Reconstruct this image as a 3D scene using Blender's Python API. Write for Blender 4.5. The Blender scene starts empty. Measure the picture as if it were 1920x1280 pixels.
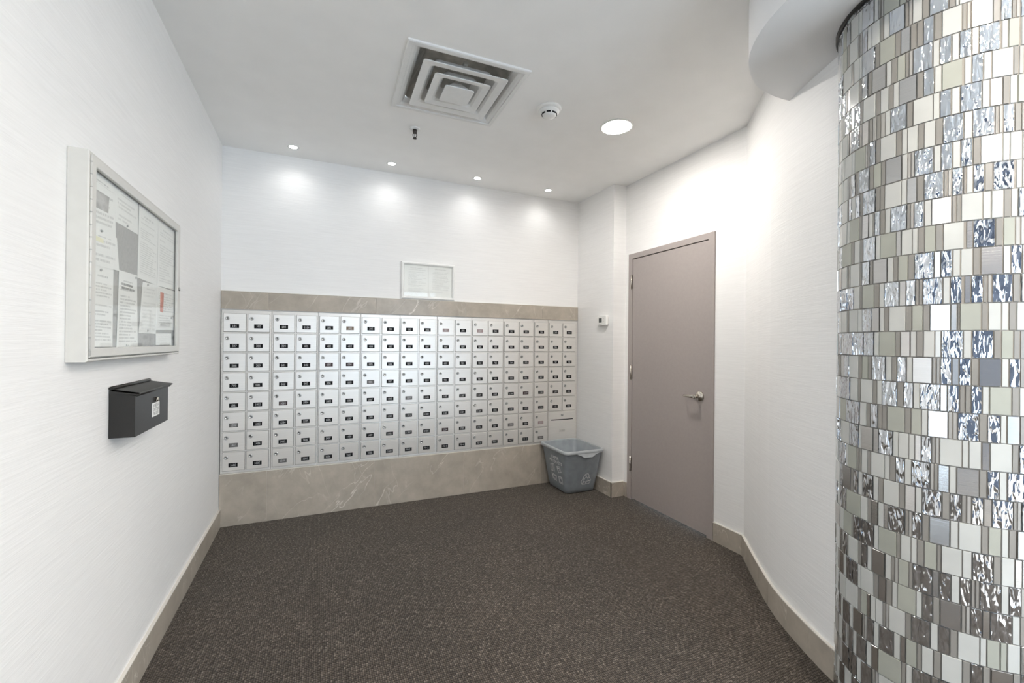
import bpy, math, random
import numpy as np
from mathutils import Matrix, Vector

random.seed(7)
scene = bpy.context.scene
col = scene.collection
PI = math.pi

# ------------------------------------------------------------------ camera
CAM = Vector((0.0, 0.0, 1.317))
YAW, PITCH, ROLL, FPX = 0.41761, 0.00262, 0.00901, 822.0
Fw = Vector((math.sin(YAW) * math.cos(PITCH), math.cos(YAW) * math.cos(PITCH), math.sin(PITCH)))
Rt = Vector((math.cos(YAW), -math.sin(YAW), 0))
Up = Rt.cross(Fw)
R2 = Rt * math.cos(ROLL) + Up * math.sin(ROLL)
U2 = Up * math.cos(ROLL) - Rt * math.sin(ROLL)
cam_data = bpy.data.cameras.new('camera')
cam = bpy.data.objects.new('camera', cam_data)
col.objects.link(cam)
cam_data.sensor_width = 36.0
cam_data.lens = FPX / 1920.0 * 36.0
cam_data.clip_start = 0.02
m = Matrix.Identity(4)
for i in range(3):
    m[i][0], m[i][1], m[i][2], m[i][3] = R2[i], U2[i], -Fw[i], CAM[i]
cam.matrix_world = m
scene.camera = cam

# ------------------------------------------------------------------ world and exposure
EXPOSURE = 1.38
LAMP_EMIT = 105.0
LOBBY_FILL_EMIT = 150.0
SPOT_WATT = 1.25
SKY_STRENGTH = 3.3
scene.view_settings.view_transform = 'Standard'
scene.view_settings.look = 'None'
scene.view_settings.gamma = 1.0
scene.view_settings.use_curve_mapping = False
scene.view_settings.exposure = EXPOSURE
scene.cycles.max_bounces = 10
scene.cycles.diffuse_bounces = 6
scene.cycles.glossy_bounces = 4
scene.cycles.caustics_reflective = False
scene.cycles.caustics_refractive = False
scene.cycles.sample_clamp_indirect = 6.0
world = bpy.data.worlds.new('daylight')
scene.world = world
world.use_nodes = True
wn = world.node_tree
bg = wn.nodes['Background']
bg.inputs[0].default_value = (0.70, 0.84, 1.0, 1)
bg.inputs[1].default_value = SKY_STRENGTH


# ------------------------------------------------------------------ materials
def new_mat(name):
    mt = bpy.data.materials.new(name)
    mt.use_nodes = True
    nt = mt.node_tree
    return mt, nt, nt.nodes['Principled BSDF']


def N(nt, kind, **kw):
    n = nt.nodes.new(kind)
    for k, v in kw.items():
        setattr(n, k, v)
    return n


def L(nt, a, b):
    nt.links.new(a, b)


def math_node(nt, op, a, b=None, c=None, clamp=False):
    n = N(nt, 'ShaderNodeMath', operation=op)
    n.use_clamp = clamp
    for i, v in enumerate((a, b, c)):
        if v is None:
            continue
        if isinstance(v, (int, float)):
            n.inputs[i].default_value = v
        else:
            L(nt, v, n.inputs[i])
    return n.outputs[0]


def ramp(nt, src, stops):
    n = N(nt, 'ShaderNodeValToRGB')
    e = n.color_ramp.elements
    while len(e) < len(stops):
        e.new(0.5)
    for el, (p, c) in zip(e, stops):
        el.position = p
        el.color = (*c, 1) if len(c) == 3 else c
    L(nt, src, n.inputs[0])
    return n.outputs[0]


def coords(nt, scale=(1, 1, 1), kind='Object', rot=(0, 0, 0), world=False):
    if world:
        t = N(nt, 'ShaderNodeNewGeometry').outputs['Position']
    else:
        t = N(nt, 'ShaderNodeTexCoord').outputs[kind]
    mp = N(nt, 'ShaderNodeMapping')
    mp.inputs['Scale'].default_value = scale
    mp.inputs['Rotation'].default_value = rot
    L(nt, t, mp.inputs[0])
    return mp.outputs[0]


def noise(nt, vec, scale=1.0, detail=2.0, rough=0.5, dist=0.0):
    n = N(nt, 'ShaderNodeTexNoise')
    n.inputs['Scale'].default_value = scale
    n.inputs['Detail'].default_value = detail
    n.inputs['Roughness'].default_value = rough
    n.inputs['Distortion'].default_value = dist
    L(nt, vec, n.inputs['Vector'])
    return n.outputs['Fac']


def bump(nt, bsdf, height, strength, distance):
    b = N(nt, 'ShaderNodeBump')
    b.inputs['Strength'].default_value = strength
    b.inputs['Distance'].default_value = distance
    L(nt, height, b.inputs['Height'])
    L(nt, b.outputs[0], bsdf.inputs['Normal'])


def flat_mat(name, color, rough=0.5, metal=0.0, spec=0.5, var=0.06, vscale=30.0, bstr=0.0, bscale=300.0):
    """a plain painted / plastic / metal surface with a little procedural mottling"""
    mt, nt, b = new_mat(name)
    f = noise(nt, coords(nt), vscale, 3)
    lo = tuple(c * (1 - var) for c in color)
    hi = tuple(min(1, c * (1 + var)) for c in color)
    L(nt, ramp(nt, f, [(0.3, lo), (0.7, hi)]), b.inputs['Base Color'])
    b.inputs['Roughness'].default_value = rough
    b.inputs['Metallic'].default_value = metal
    b.inputs['Specular IOR Level'].default_value = spec
    if bstr:
        bump(nt, b, noise(nt, coords(nt), bscale, 2), bstr, 0.001)
    return mt


def emit_mat(name, color, strength):
    mt, nt, b = new_mat(name)
    b.inputs['Base Color'].default_value = (0.9, 0.9, 0.9, 1)
    b.inputs['Emission Color'].default_value = (*color, 1)
    b.inputs['Emission Strength'].default_value = strength
    return mt


def wallpaper_mat():
    mt, nt, b = new_mat('wallpaper')
    f = noise(nt, coords(nt, (5, 5, 150), world=True), 1.0, 4, 0.6, 0.4)
    g = noise(nt, coords(nt, (14, 14, 420), world=True), 1.0, 2)
    h = math_node(nt, 'ADD', f, math_node(nt, 'MULTIPLY', g, 0.5))
    L(nt, ramp(nt, f, [(0.3, (0.83, 0.825, 0.815)), (0.7, (0.88, 0.875, 0.865))]), b.inputs['Base Color'])
    b.inputs['Roughness'].default_value = 0.55
    b.inputs['Specular IOR Level'].default_value = 0.3
    bump(nt, b, h, 0.32, 0.0022)
    return mt


def carpet_mat():
    mt, nt, b = new_mat('carpet')
    v = N(nt, 'ShaderNodeTexVoronoi', feature='F1')
    v.inputs['Scale'].default_value = 1.0
    v.inputs['Randomness'].default_value = 0.32
    L(nt, coords(nt, (118, 96, 1), rot=(0, 0, 0.0)), v.inputs['Vector'])
    d = v.outputs['Distance']
    sep = N(nt, 'ShaderNodeSeparateColor')
    L(nt, v.outputs['Color'], sep.inputs[0])
    rnd = sep.outputs[0]
    big = noise(nt, coords(nt), 1.6, 3)
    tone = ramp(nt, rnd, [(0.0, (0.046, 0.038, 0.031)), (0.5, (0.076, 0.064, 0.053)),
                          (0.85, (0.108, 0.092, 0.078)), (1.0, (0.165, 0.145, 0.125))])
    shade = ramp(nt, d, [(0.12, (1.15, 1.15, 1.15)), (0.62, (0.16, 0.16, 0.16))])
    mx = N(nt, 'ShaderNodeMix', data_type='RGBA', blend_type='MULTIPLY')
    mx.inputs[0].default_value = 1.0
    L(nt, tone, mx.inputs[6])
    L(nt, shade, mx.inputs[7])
    mx2 = N(nt, 'ShaderNodeMix', data_type='RGBA', blend_type='MULTIPLY')
    mx2.inputs[0].default_value = 1.0
    L(nt, mx.outputs[2], mx2.inputs[6])
    L(nt, ramp(nt, big, [(0.3, (1.1, 1.09, 1.06)), (0.7, (1.42, 1.36, 1.29))]), mx2.inputs[7])
    L(nt, mx2.outputs[2], b.inputs['Base Color'])
    b.inputs['Roughness'].default_value = 0.95
    b.inputs['Specular IOR Level'].default_value = 0.1
    b.inputs['Sheen Weight'].default_value = 0.25
    b.inputs['Sheen Tint'].default_value = (0.8, 0.75, 0.7, 1)
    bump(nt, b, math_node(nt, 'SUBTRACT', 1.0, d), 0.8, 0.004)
    return mt


def marble_mat(name, base, rough=0.28):
    """grey-beige porcelain with thin pale diagonal veins; each tile gets its own piece of the pattern"""
    mt, nt, b = new_mat(name)
    tc = N(nt, 'ShaderNodeTexCoord').outputs['Object']
    inf = N(nt, 'ShaderNodeObjectInfo').outputs['Random']
    off = N(nt, 'ShaderNodeCombineXYZ')
    L(nt, math_node(nt, 'MULTIPLY', inf, 37.0), off.inputs[0])
    L(nt, math_node(nt, 'MULTIPLY', inf, 23.0), off.inputs[1])
    L(nt, math_node(nt, 'MULTIPLY', inf, 11.0), off.inputs[2])
    add = N(nt, 'ShaderNodeVectorMath', operation='ADD')
    L(nt, tc, add.inputs[0])
    L(nt, off.outputs[0], add.inputs[1])

    def veins(rot, sc, wid, m0):
        # long thin streaks: narrow level lines of a strongly stretched noise, broken up by a second noise
        mp = N(nt, 'ShaderNodeMapping', vector_type='TEXTURE')
        mp.inputs['Rotation'].default_value = rot
        mp.inputs['Scale'].default_value = sc
        L(nt, add.outputs[0], mp.inputs[0])
        f = noise(nt, mp.outputs[0], 1.0, 3, 0.45, 0.25)
        line = math_node(nt, 'SUBTRACT', 1.0, math_node(nt, 'DIVIDE', math_node(nt, 'ABSOLUTE', math_node(nt, 'SUBTRACT', f, 0.5)), wid), clamp=True)
        msk = noise(nt, mp.outputs[0], 0.55, 1)
        msk = math_node(nt, 'MULTIPLY', math_node(nt, 'SUBTRACT', msk, m0), 6.0, clamp=True)
        return math_node(nt, 'MULTIPLY', line, msk)
    a = veins((0.0, -0.85, 0.0), (0.42, 0.10, 0.10), 0.012, 0.50)
    c = veins((0.0, 1.15, 0.0), (0.50, 0.10, 0.12), 0.010, 0.55)
    v = math_node(nt, 'MAXIMUM', a, math_node(nt, 'MULTIPLY', c, 0.9))
    cloud = noise(nt, add.outputs[0], 9.0, 5, 0.6)
    lo = tuple(x * 0.86 for x in base)
    hi = tuple(min(1, x * 1.16) for x in base)
    cl = ramp(nt, cloud, [(0.28, lo), (0.72, hi)])
    mx = N(nt, 'ShaderNodeMix', data_type='RGBA')
    L(nt, math_node(nt, 'MULTIPLY', v, 0.75), mx.inputs[0])
    L(nt, cl, mx.inputs[6])
    mx.inputs[7].default_value = (0.78, 0.74, 0.67, 1)
    L(nt, mx.outputs[2], b.inputs['Base Color'])
    b.inputs['Roughness'].default_value = rough
    b.inputs['Specular IOR Level'].default_value = 0.4
    return mt


def brushed_mat(name, color, rough=0.34, dirscale=(3, 3, 400), metal=1.0, aniso=0.0, bstr=0.05, arot=0.0):
    mt, nt, b = new_mat(name)
    f = noise(nt, coords(nt, dirscale), 1.0, 3)
    L(nt, ramp(nt, f, [(0.3, tuple(c * 0.93 for c in color)), (0.7, tuple(min(1, c * 1.05) for c in color))]),
      b.inputs['Base Color'])
    b.inputs['Metallic'].default_value = metal
    b.inputs['Roughness'].default_value = rough
    if aniso:
        b.inputs['Anisotropic'].default_value = aniso
        b.inputs['Anisotropic Rotation'].default_value = arot
        t = N(nt, 'ShaderNodeTangent', direction_type='RADIAL', axis='Z')
        L(nt, t.outputs[0], b.inputs['Tangent'])
    if bstr:
        bump(nt, b, f, bstr, 0.001)
    return mt


def ripple_mirror_mat():
    mt, nt, b = new_mat('ripple_mirror')
    b.inputs['Base Color'].default_value = (0.72, 0.75, 0.79, 1)
    b.inputs['Metallic'].default_value = 1.0
    b.inputs['Roughness'].default_value = 0.07
    f = noise(nt, coords(nt, (100, 100, 27)), 1.0, 0.8, 0.4, 0.6)
    bump(nt, b, f, 1.0, 0.0062)
    return mt


def glass_tile_mat(name, color, rough=0.12):
    mt, nt, b = new_mat(name)
    f = noise(nt, coords(nt), 14.0, 2)
    L(nt, ramp(nt, f, [(0.3, tuple(c * 0.96 for c in color)), (0.7, tuple(min(1, c * 1.04) for c in color))]),
      b.inputs['Base Color'])
    b.inputs['Roughness'].default_value = rough
    b.inputs['Specular IOR Level'].default_value = 0.45
    return mt


def clear_glass_mat(name, gloss=0.06):
    mt = bpy.data.materials.new(name)
    mt.use_nodes = True
    nt = mt.node_tree
    nt.nodes.clear()
    out = N(nt, 'ShaderNodeOutputMaterial')
    tr = N(nt, 'ShaderNodeBsdfTransparent')
    tr.inputs[0].default_value = (0.985, 0.99, 0.985, 1)
    gl = N(nt, 'ShaderNodeBsdfGlossy')
    gl.inputs['Roughness'].default_value = 0.02
    lw = N(nt, 'ShaderNodeLayerWeight')
    lw.inputs['Blend'].default_value = 0.5
    mx = N(nt, 'ShaderNodeMixShader')
    fac = math_node(nt, 'MULTIPLY_ADD', math_node(nt, 'POWER', lw.outputs['Facing'], 5.0), 0.40, gloss / 3)
    L(nt, fac, mx.inputs[0])
    L(nt, tr.outputs[0], mx.inputs[1])
    L(nt, gl.outputs[0], mx.inputs[2])
    L(nt, mx.outputs[0], out.inputs[0])
    return mt


def print_mat(name, lines=24, ink=0.45, paper=(0.86, 0.86, 0.84), x0=0.10, x1=0.92, y0=0.06, y1=0.9, seed=0.0,
              dens=0.5, head=True):
    """a printed page: rows of small illegible type on white paper (flat print), laid out by the page's own UV"""
    mt, nt, b = new_mat(name)
    uv = N(nt, 'ShaderNodeTexCoord').outputs['UV']
    sp = N(nt, 'ShaderNodeSeparateXYZ')
    L(nt, uv, sp.inputs[0])
    u, v = sp.outputs[0], sp.outputs[1]
    vn = math_node(nt, 'MULTIPLY', v, float(lines))
    row = math_node(nt, 'FLOOR', vn)
    fr = math_node(nt, 'FRACT', vn)
    on = math_node(nt, 'LESS_THAN', fr, dens)
    cb = N(nt, 'ShaderNodeCombineXYZ')
    L(nt, math_node(nt, 'MULTIPLY', u, 34.0), cb.inputs[0])
    L(nt, math_node(nt, 'MULTIPLY', row, 7.31), cb.inputs[1])
    cb.inputs[2].default_value = seed
    words = math_node(nt, 'GREATER_THAN', noise(nt, cb.outputs[0], 1.0, 1), 0.40)
    cb2 = N(nt, 'ShaderNodeCombineXYZ')
    L(nt, math_node(nt, 'MULTIPLY', row, 3.7), cb2.inputs[0])
    cb2.inputs[1].default_value = seed + 5.5
    rlen = noise(nt, cb2.outputs[0], 1.0, 0)
    end = math_node(nt, 'MULTIPLY_ADD', math_node(nt, 'MULTIPLY', rlen, 1.7, clamp=True), (x1 - x0), x0)
    inx = math_node(nt, 'MULTIPLY', math_node(nt, 'GREATER_THAN', u, x0), math_node(nt, 'LESS_THAN', u, end))
    iny = math_node(nt, 'MULTIPLY', math_node(nt, 'GREATER_THAN', v, y0), math_node(nt, 'LESS_THAN', v, y1))
    skip = math_node(nt, 'GREATER_THAN', noise(nt, cb2.outputs[0], 2.3, 0), 0.36)
    f = on
    for q in (words, inx, iny, skip):
        f = math_node(nt, 'MULTIPLY', f, q)
    if head:
        hd = math_node(nt, 'MULTIPLY', math_node(nt, 'GREATER_THAN', v, y1 + 0.02), math_node(nt, 'LESS_THAN', v, y1 + 0.045))
        hd = math_node(nt, 'MULTIPLY', hd, math_node(nt, 'MULTIPLY', math_node(nt, 'GREATER_THAN', u, 0.25), math_node(nt, 'LESS_THAN', u, 0.75)))
        hd = math_node(nt, 'MULTIPLY', hd, math_node(nt, 'GREATER_THAN', noise(nt, cb.outputs[0], 1.7, 0), 0.42))
        f = math_node(nt, 'MAXIMUM', f, math_node(nt, 'MULTIPLY', hd, 1.3))
    mx = N(nt, 'ShaderNodeMix', data_type='RGBA')
    L(nt, math_node(nt, 'MULTIPLY', f, ink), mx.inputs[0])
    mx.inputs[6].default_value = (*paper, 1)
    mx.inputs[7].default_value = (0.12, 0.12, 0.12, 1)
    L(nt, mx.outputs[2], b.inputs['Base Color'])
    b.inputs['Roughness'].default_value = 0.7
    b.inputs['Specular IOR Level'].default_value = 0.2
    return mt


M = {}
M['wall'] = wallpaper_mat()
M['ceiling'] = flat_mat('ceiling_paint', (0.91, 0.905, 0.89), 0.8, spec=0.15, var=0.015, vscale=6, bstr=0.05, bscale=260)
M['bounce_stone'] = flat_mat('pale_bounce_stone', (0.74, 0.71, 0.65), 0.25, var=0.08, vscale=4)  # unseen floor made pale to bounce light onto the ceiling
M['reflection_navy'] = flat_mat('navy_reflection_paint', (0.11, 0.14, 0.20), 0.5)  # unseen walls coloured dark navy for the mirror tiles to reflect
M['soffit'] = flat_mat('soffit_paint', (0.86, 0.865, 0.87), 0.7, spec=0.2, var=0.012, vscale=6)
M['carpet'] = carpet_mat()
M['marble'] = marble_mat('marble_tile', (0.42, 0.375, 0.315))
M['grout'] = flat_mat('pale_grout', (0.66, 0.62, 0.56), 0.9)
M['trim'] = flat_mat('cream_trim', (0.72, 0.69, 0.63), 0.35, var=0.03)
M['door'] = flat_mat('taupe_paint', (0.365, 0.325, 0.308), 0.42, var=0.025, vscale=60, bstr=0.06, bscale=500)
M['gap'] = flat_mat('dark_gap', (0.02, 0.018, 0.016), 0.8)
M['nickel'] = brushed_mat('satin_nickel', (0.62, 0.58, 0.52), 0.24, (60, 60, 60), bstr=0)
M['alu'] = brushed_mat('mailbox_aluminium', (0.81, 0.785, 0.745), 0.36, (2.5, 2.5, 420), metal=0.5, aniso=0.75, bstr=0.03, arot=0.0)
M['alu_frame'] = brushed_mat('frame_aluminium', (0.76, 0.74, 0.705), 0.40, (4, 4, 200), metal=0.5, bstr=0.0)
M['lock'] = brushed_mat('lock_nickel', (0.50, 0.50, 0.49), 0.28, (80, 80, 80), bstr=0)
M['black'] = flat_mat('black_plate', (0.007, 0.007, 0.008), 0.5, spec=0.12)
M['door_gap_shade'] = flat_mat('door_gap_shade_grey', (0.16, 0.155, 0.15), 0.8, spec=0.1)  # thin dark plate behind each mailbox door, standing in for edge shade
M['ink_white'] = flat_mat('white_engraving', (0.55, 0.55, 0.55), 0.6)
M['board_metal'] = flat_mat('board_grey_enamel', (0.63, 0.62, 0.585), 0.38, var=0.02)
M['board_side'] = flat_mat('board_case_enamel', (0.60, 0.59, 0.555), 0.40, var=0.02)
M['board_back'] = flat_mat('board_grey_cloth', (0.42, 0.415, 0.405), 0.9, var=0.08, vscale=90, bstr=0.3, bscale=600)
M['glass'] = clear_glass_mat('clear_glass')
M['dark_metal'] = brushed_mat('dark_enamel', (0.012, 0.011, 0.0095), 0.42, (30, 30, 30), metal=0.0, bstr=0)
M['white_plastic'] = flat_mat('white_plastic', (0.82, 0.82, 0.80), 0.4, var=0.02)
M['vent_white'] = flat_mat('vent_enamel', (0.78, 0.78, 0.765), 0.5, var=0.02)
M['vent_grey'] = flat_mat('vent_mottled_grey', (0.44, 0.425, 0.39), 0.8, var=0.3, vscale=14)  # darker mottled grey for the diffuser's neck and support bar
M['screen'] = flat_mat('lcd_screen', (0.075, 0.085, 0.085), 0.25)
M['bin'] = flat_mat('bin_grey_plastic', (0.275, 0.305, 0.33), 0.42, var=0.10, vscale=16, bstr=0.1, bscale=200)
M['bin_rim'] = flat_mat('bin_rim_plastic', (0.40, 0.43, 0.45), 0.35, var=0.05)
M['bin_print'] = flat_mat('bin_white_print', (0.84, 0.85, 0.85), 0.6)
M['lamp'] = emit_mat('lamp_diffuser', (1.0, 0.95, 0.89), LAMP_EMIT)
M['lobby_fill_lamp'] = emit_mat('lobby_fill_diffuser', (1.0, 0.90, 0.79), LOBBY_FILL_EMIT)
M['spot_lens'] = emit_mat('spot_lens', (1.0, 0.985, 0.96), 9.0)
M['mirror'] = ripple_mirror_mat()
M['steel'] = brushed_mat('brushed_steel_tile', (0.70, 0.69, 0.675), 0.26, (6, 6, 700), bstr=0.12)
M['white_glass'] = glass_tile_mat('white_glass_tile', (0.51, 0.52, 0.50))
M['sage_glass'] = glass_tile_mat('sage_glass_tile', (0.37, 0.38, 0.335))
M['taupe_glass'] = glass_tile_mat('taupe_reeded_glass', (0.26, 0.25, 0.23), 0.25)
M['taupe_light'] = glass_tile_mat('pale_reeded_glass', (0.37, 0.362, 0.342), 0.25)
M['mosaic_grout'] = flat_mat('mosaic_grout', (0.30, 0.285, 0.26), 0.9)
M['paper'] = flat_mat('plain_paper', (0.86, 0.86, 0.84), 0.7, var=0.02)

# ------------------------------------------------------------------ mesh building
ORG = {}


class MB:
    def __init__(s):
        s.v, s.f, s.mi, s.uv, s.sm = [], [], [], {}, set()

    def add(s, verts, faces, mi=0, smooth=False):
        o = len(s.v)
        s.v += [tuple(p) for p in verts]
        for f in faces:
            if smooth:
                s.sm.add(len(s.f))
            s.f.append(tuple(i + o for i in f))
            s.mi.append(mi)
        return s

    def box(s, a, b, mi=0, bev=0.0):
        (x0, y0, z0), (x1, y1, z1) = [tuple(min(p, q) for p, q in zip(a, b)), tuple(max(p, q) for p, q in zip(a, b))]
        if not bev:
            v = [(x, y, z) for x in (x0, x1) for y in (y0, y1) for z in (z0, z1)]
            return s.add(v, [(0, 1, 3, 2), (4, 6, 7, 5), (0, 4, 5, 1), (2, 3, 7, 6), (0, 2, 6, 4), (1, 5, 7, 3)], mi)
        v, idx = [], {}
        lo, hi = (x0, y0, z0), (x1, y1, z1)
        for i in range(8):
            c = [hi[k] if (i >> k) & 1 else lo[k] for k in range(3)]
            for ax in range(3):
                p = list(c)
                for k in range(3):
                    if k != ax:
                        p[k] += bev if not (i >> k) & 1 else -bev
                idx[i, ax] = len(v)
                v.append(tuple(p))
        fs = []
        for ax in range(3):
            k, l = (ax + 1) % 3, (ax + 2) % 3
            for sd in (0, 1):
                q = [sd << ax, sd << ax | 1 << k, sd << ax | 1 << k | 1 << l, sd << ax | 1 << l]
                f = [idx[c, ax] for c in q]
                fs.append(f if sd else f[::-1])
            for a_ in (0, 1):
                for b_ in (0, 1):
                    c0 = a_ << k | b_ << l
                    c1 = c0 | 1 << ax
                    f = [idx[c0, k], idx[c1, k], idx[c1, l], idx[c0, l]]
                    fs.append(f if (a_ ^ b_) == 0 else f[::-1])
        for i in range(8):
            f = [idx[i, 0], idx[i, 1], idx[i, 2]]
            fs.append(f if bin(i).count('1') % 2 else f[::-1])
        return s.add(v, fs, mi)

    def prism(s, poly, z0, z1, mi=0, caps=True):
        """vertical prism over a plan polygon (counter-clockwise)"""
        n = len(poly)
        v = [(x, y, z0) for x, y in poly] + [(x, y, z1) for x, y in poly]
        f = [(i, (i + 1) % n, n + (i + 1) % n, n + i) for i in range(n)]
        if caps:
            f += [tuple(range(n))[::-1], tuple(range(n, 2 * n))]
        return s.add(v, f, mi)

    def rings(s, rs, mi=0, closed=True, cap0=False, cap1=False, smooth=True):
        """skin a list of equally long point loops"""
        n = len(rs[0])
        v = [p for r in rs for p in r]
        f = []
        for k in range(len(rs) - 1):
            for i in range(n if closed else n - 1):
                j = (i + 1) % n
                f.append((k * n + i, k * n + j, (k + 1) * n + j, (k + 1) * n + i))
        s.add(v, f, mi, smooth)
        o = len(s.v) - len(v)
        if cap0:
            s.f.append(tuple(o + i for i in range(n))[::-1]); s.mi.append(mi)
        if cap1:
            s.f.append(tuple(o + (len(rs) - 1) * n + i for i in range(n))); s.mi.append(mi)
        return s

    def lathe(s, prof, c, ax=(0, 0, 1), n=24, mi=0, cap0=True, cap1=True, smooth=True):
        ax = Vector(ax).normalized()
        e1 = ax.orthogonal().normalized()
        e2 = ax.cross(e1)
        c = Vector(c)
        rs = [[tuple(c + ax * h + (e1 * math.cos(2 * PI * i / n) + e2 * math.sin(2 * PI * i / n)) * r) for i in range(n)]
              for r, h in prof]
        return s.rings(rs, mi, True, cap0, cap1, smooth)

    def tube(s, pts, r, n=10, mi=0, caps=True):
        pts = [Vector(p) for p in pts]
        rs = []
        rr = r if isinstance(r, (list, tuple)) else [r] * len(pts)
        ref = None
        for i, p in enumerate(pts):
            d = (pts[min(i + 1, len(pts) - 1)] - pts[max(i - 1, 0)]).normalized()
            if ref is None:
                ref = d.orthogonal().normalized()
            e1 = (ref - d * ref.dot(d)).normalized()
            ref = e1
            e2 = d.cross(e1)
            rs.append([tuple(p + (e1 * math.cos(2 * PI * k / n) + e2 * math.sin(2 * PI * k / n)) * rr[i]) for k in range(n)])
        return s.rings(rs, mi, True, caps, caps, True)

    def build(s, name, mats, parent=None, fix=True):
        o = org(parent)
        me = bpy.data.meshes.new(name)
        me.from_pydata([(x - o[0], y - o[1], z - o[2]) for x, y, z in s.v], [], s.f)
        if not isinstance(mats, (list, tuple)):
            mats = [mats]
        for mt in mats:
            me.materials.append(mt)
        if len(mats) > 1:
            me.polygons.foreach_set('material_index', s.mi)
        if s.sm:
            me.polygons.foreach_set('use_smooth', [i in s.sm for i in range(len(s.f))])
        if s.uv:
            uvl = me.uv_layers.new(name='UVMap')
            for p in me.polygons:
                q = s.uv.get(p.index)
                for k, li in enumerate(p.loop_indices):
                    uvl.data[li].uv = q[k] if q else (0, 0)
        me.validate()
        if fix:
            import bmesh
            bm = bmesh.new()
            bm.from_mesh(me)
            bmesh.ops.recalc_face_normals(bm, faces=bm.faces)
            bm.to_mesh(me)
            bm.free()
        ob = bpy.data.objects.new(name, me)
        col.objects.link(ob)
        if parent is not None:
            ob.parent = parent
        return ob


def org(o):
    while o is not None:
        if o.name in ORG:
            return ORG[o.name]
        o = o.parent
    return (0, 0, 0)


def thing(name, label, cat, loc, group=None):
    o = bpy.data.objects.new(name, None)
    o.empty_display_size = 0.05
    col.objects.link(o)
    o.location = loc
    ORG[o.name] = tuple(loc)
    o['label'] = label
    o['category'] = cat
    if group:
        o['group'] = group
    return o


def tag(o, label, cat, group=None):
    o['label'] = label
    o['category'] = cat
    if group:
        o['group'] = group
    return o


def structure(o):
    o['kind'] = 'structure'
    return o


def rrect(x0, x1, y0, y1, r, n=5):
    pts = []
    for cx, cy, a in ((x1 - r, y1 - r, 0), (x0 + r, y1 - r, 90), (x0 + r, y0 + r, 180), (x1 - r, y0 + r, 270)):
        for i in range(n + 1):
            t = math.radians(a + 90 * i / n)
            pts.append((cx + r * math.cos(t), cy + r * math.sin(t)))
    return pts


GLYPH = {
    '0': '01110 10001 10011 10101 11001 10001 01110', '1': '00100 01100 00100 00100 00100 00100 01110',
    '2': '01110 10001 00001 00110 01000 10000 11111', '3': '11111 00010 00100 00010 00001 10001 01110',
    '4': '00010 00110 01010 10010 11111 00010 00010', '5': '11111 10000 11110 00001 00001 10001 01110',
    '6': '00110 01000 10000 11110 10001 10001 01110', '7': '11111 00001 00010 00100 01000 01000 01000',
    '8': '01110 10001 10001 01110 10001 10001 01110', '9': '01110 10001 10001 01111 00001 00010 01100',
    'P': '11110 10001 10001 11110 10000 10000 10000', 'H': '10001 10001 10001 11111 10001 10001 10001',
    '-': '00000 00000 00000 11111 00000 00000 00000', 'B': '11110 10001 10001 11110 10001 10001 11110',
    'O': '01110 10001 10001 10001 10001 10001 01110', 'A': '00100 01010 10001 10001 11111 10001 10001',
    'R': '11110 10001 10001 11110 10100 10010 10001', 'D': '11110 10001 10001 10001 10001 10001 11110',
    'F': '11111 10000 10000 11110 10000 10000 10000', 'I': '01110 00100 00100 00100 00100 00100 01110',
    'E': '11111 10000 10000 11110 10000 10000 11111', 'C': '01110 10001 10000 10000 10000 10001 01110',
    'T': '11111 00100 00100 00100 00100 00100 00100', 'S': '01111 10000 10000 01110 00001 00001 11110',
    'M': '10001 11011 10101 10101 10001 10001 10001', 'L': '10000 10000 10000 10000 10000 10000 11111',
    'X': '10001 10001 01010 00100 01010 10001 10001', 'U': '10001 10001 10001 10001 10001 10001 01110',
    ' ': '00000 00000 00000 00000 00000 00000 00000'}


def lettered_plate(mb, lines, p0, ex, ey, en, w, h, thick, margin_x, margin_y, ink=1):
    """a thin plate whose face is a grid of cells; the cells of the characters take the ink material (flat print).
    p0 = lower left corner of the back, ex / ey = unit vectors along the plate, en = outward normal"""
    ncol = max(len(l) for l in lines) * 6 - 1
    nrow = len(lines) * 9 - 2
    bits = [[0] * ncol for _ in range(nrow)]
    for li, l in enumerate(lines):
        x = (ncol - (len(l) * 6 - 1)) // 2
        for ch in l:
            for r, rowbits in enumerate(GLYPH[ch].split()):
                for c_, bt in enumerate(rowbits):
                    if bt == '1':
                        bits[li * 9 + r][x + c_] = 1
            x += 6
    xs = [0.0] + [margin_x + (w - 2 * margin_x) * i / ncol for i in range(ncol + 1)] + [w]
    ys = [0.0] + [margin_y + (h - 2 * margin_y) * i / nrow for i in range(nrow + 1)] + [h]
    p0, ex, ey, en = Vector(p0), Vector(ex), Vector(ey), Vector(en)
    nx, ny = len(xs), len(ys)
    v = [tuple(p0 + ex * x + ey * y + en * thick) for y in ys for x in xs]
    o = len(mb.v)
    mb.v += v
    for j in range(ny - 1):
        for i in range(nx - 1):
            on = 0 < i < nx - 2 and 0 < j < ny - 2 and bits[nrow - 1 - (j - 1)][i - 1]
            mb.f.append((o + j * nx + i, o + j * nx + i + 1, o + (j + 1) * nx + i + 1, o + (j + 1) * nx + i))
            mb.mi.append(ink if on else 0)
    bk = len(mb.v)
    mb.v += [tuple(p0), tuple(p0 + ex * w), tuple(p0 + ex * w + ey * h), tuple(p0 + ey * h)]
    bot = [o + i for i in range(nx)]
    top = [o + (ny - 1) * nx + i for i in range(nx)]
    lef = [o + j * nx for j in range(ny)]
    rig = [o + j * nx + nx - 1 for j in range(ny)]
    for f in ([bk, bk + 1] + bot[::-1], [bk + 2, bk + 3] + top, [bk + 3, bk] + lef, [bk + 1, bk + 2] + rig[::-1]):
        mb.f.append(tuple(f))
        mb.mi.append(0)
    return mb


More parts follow.
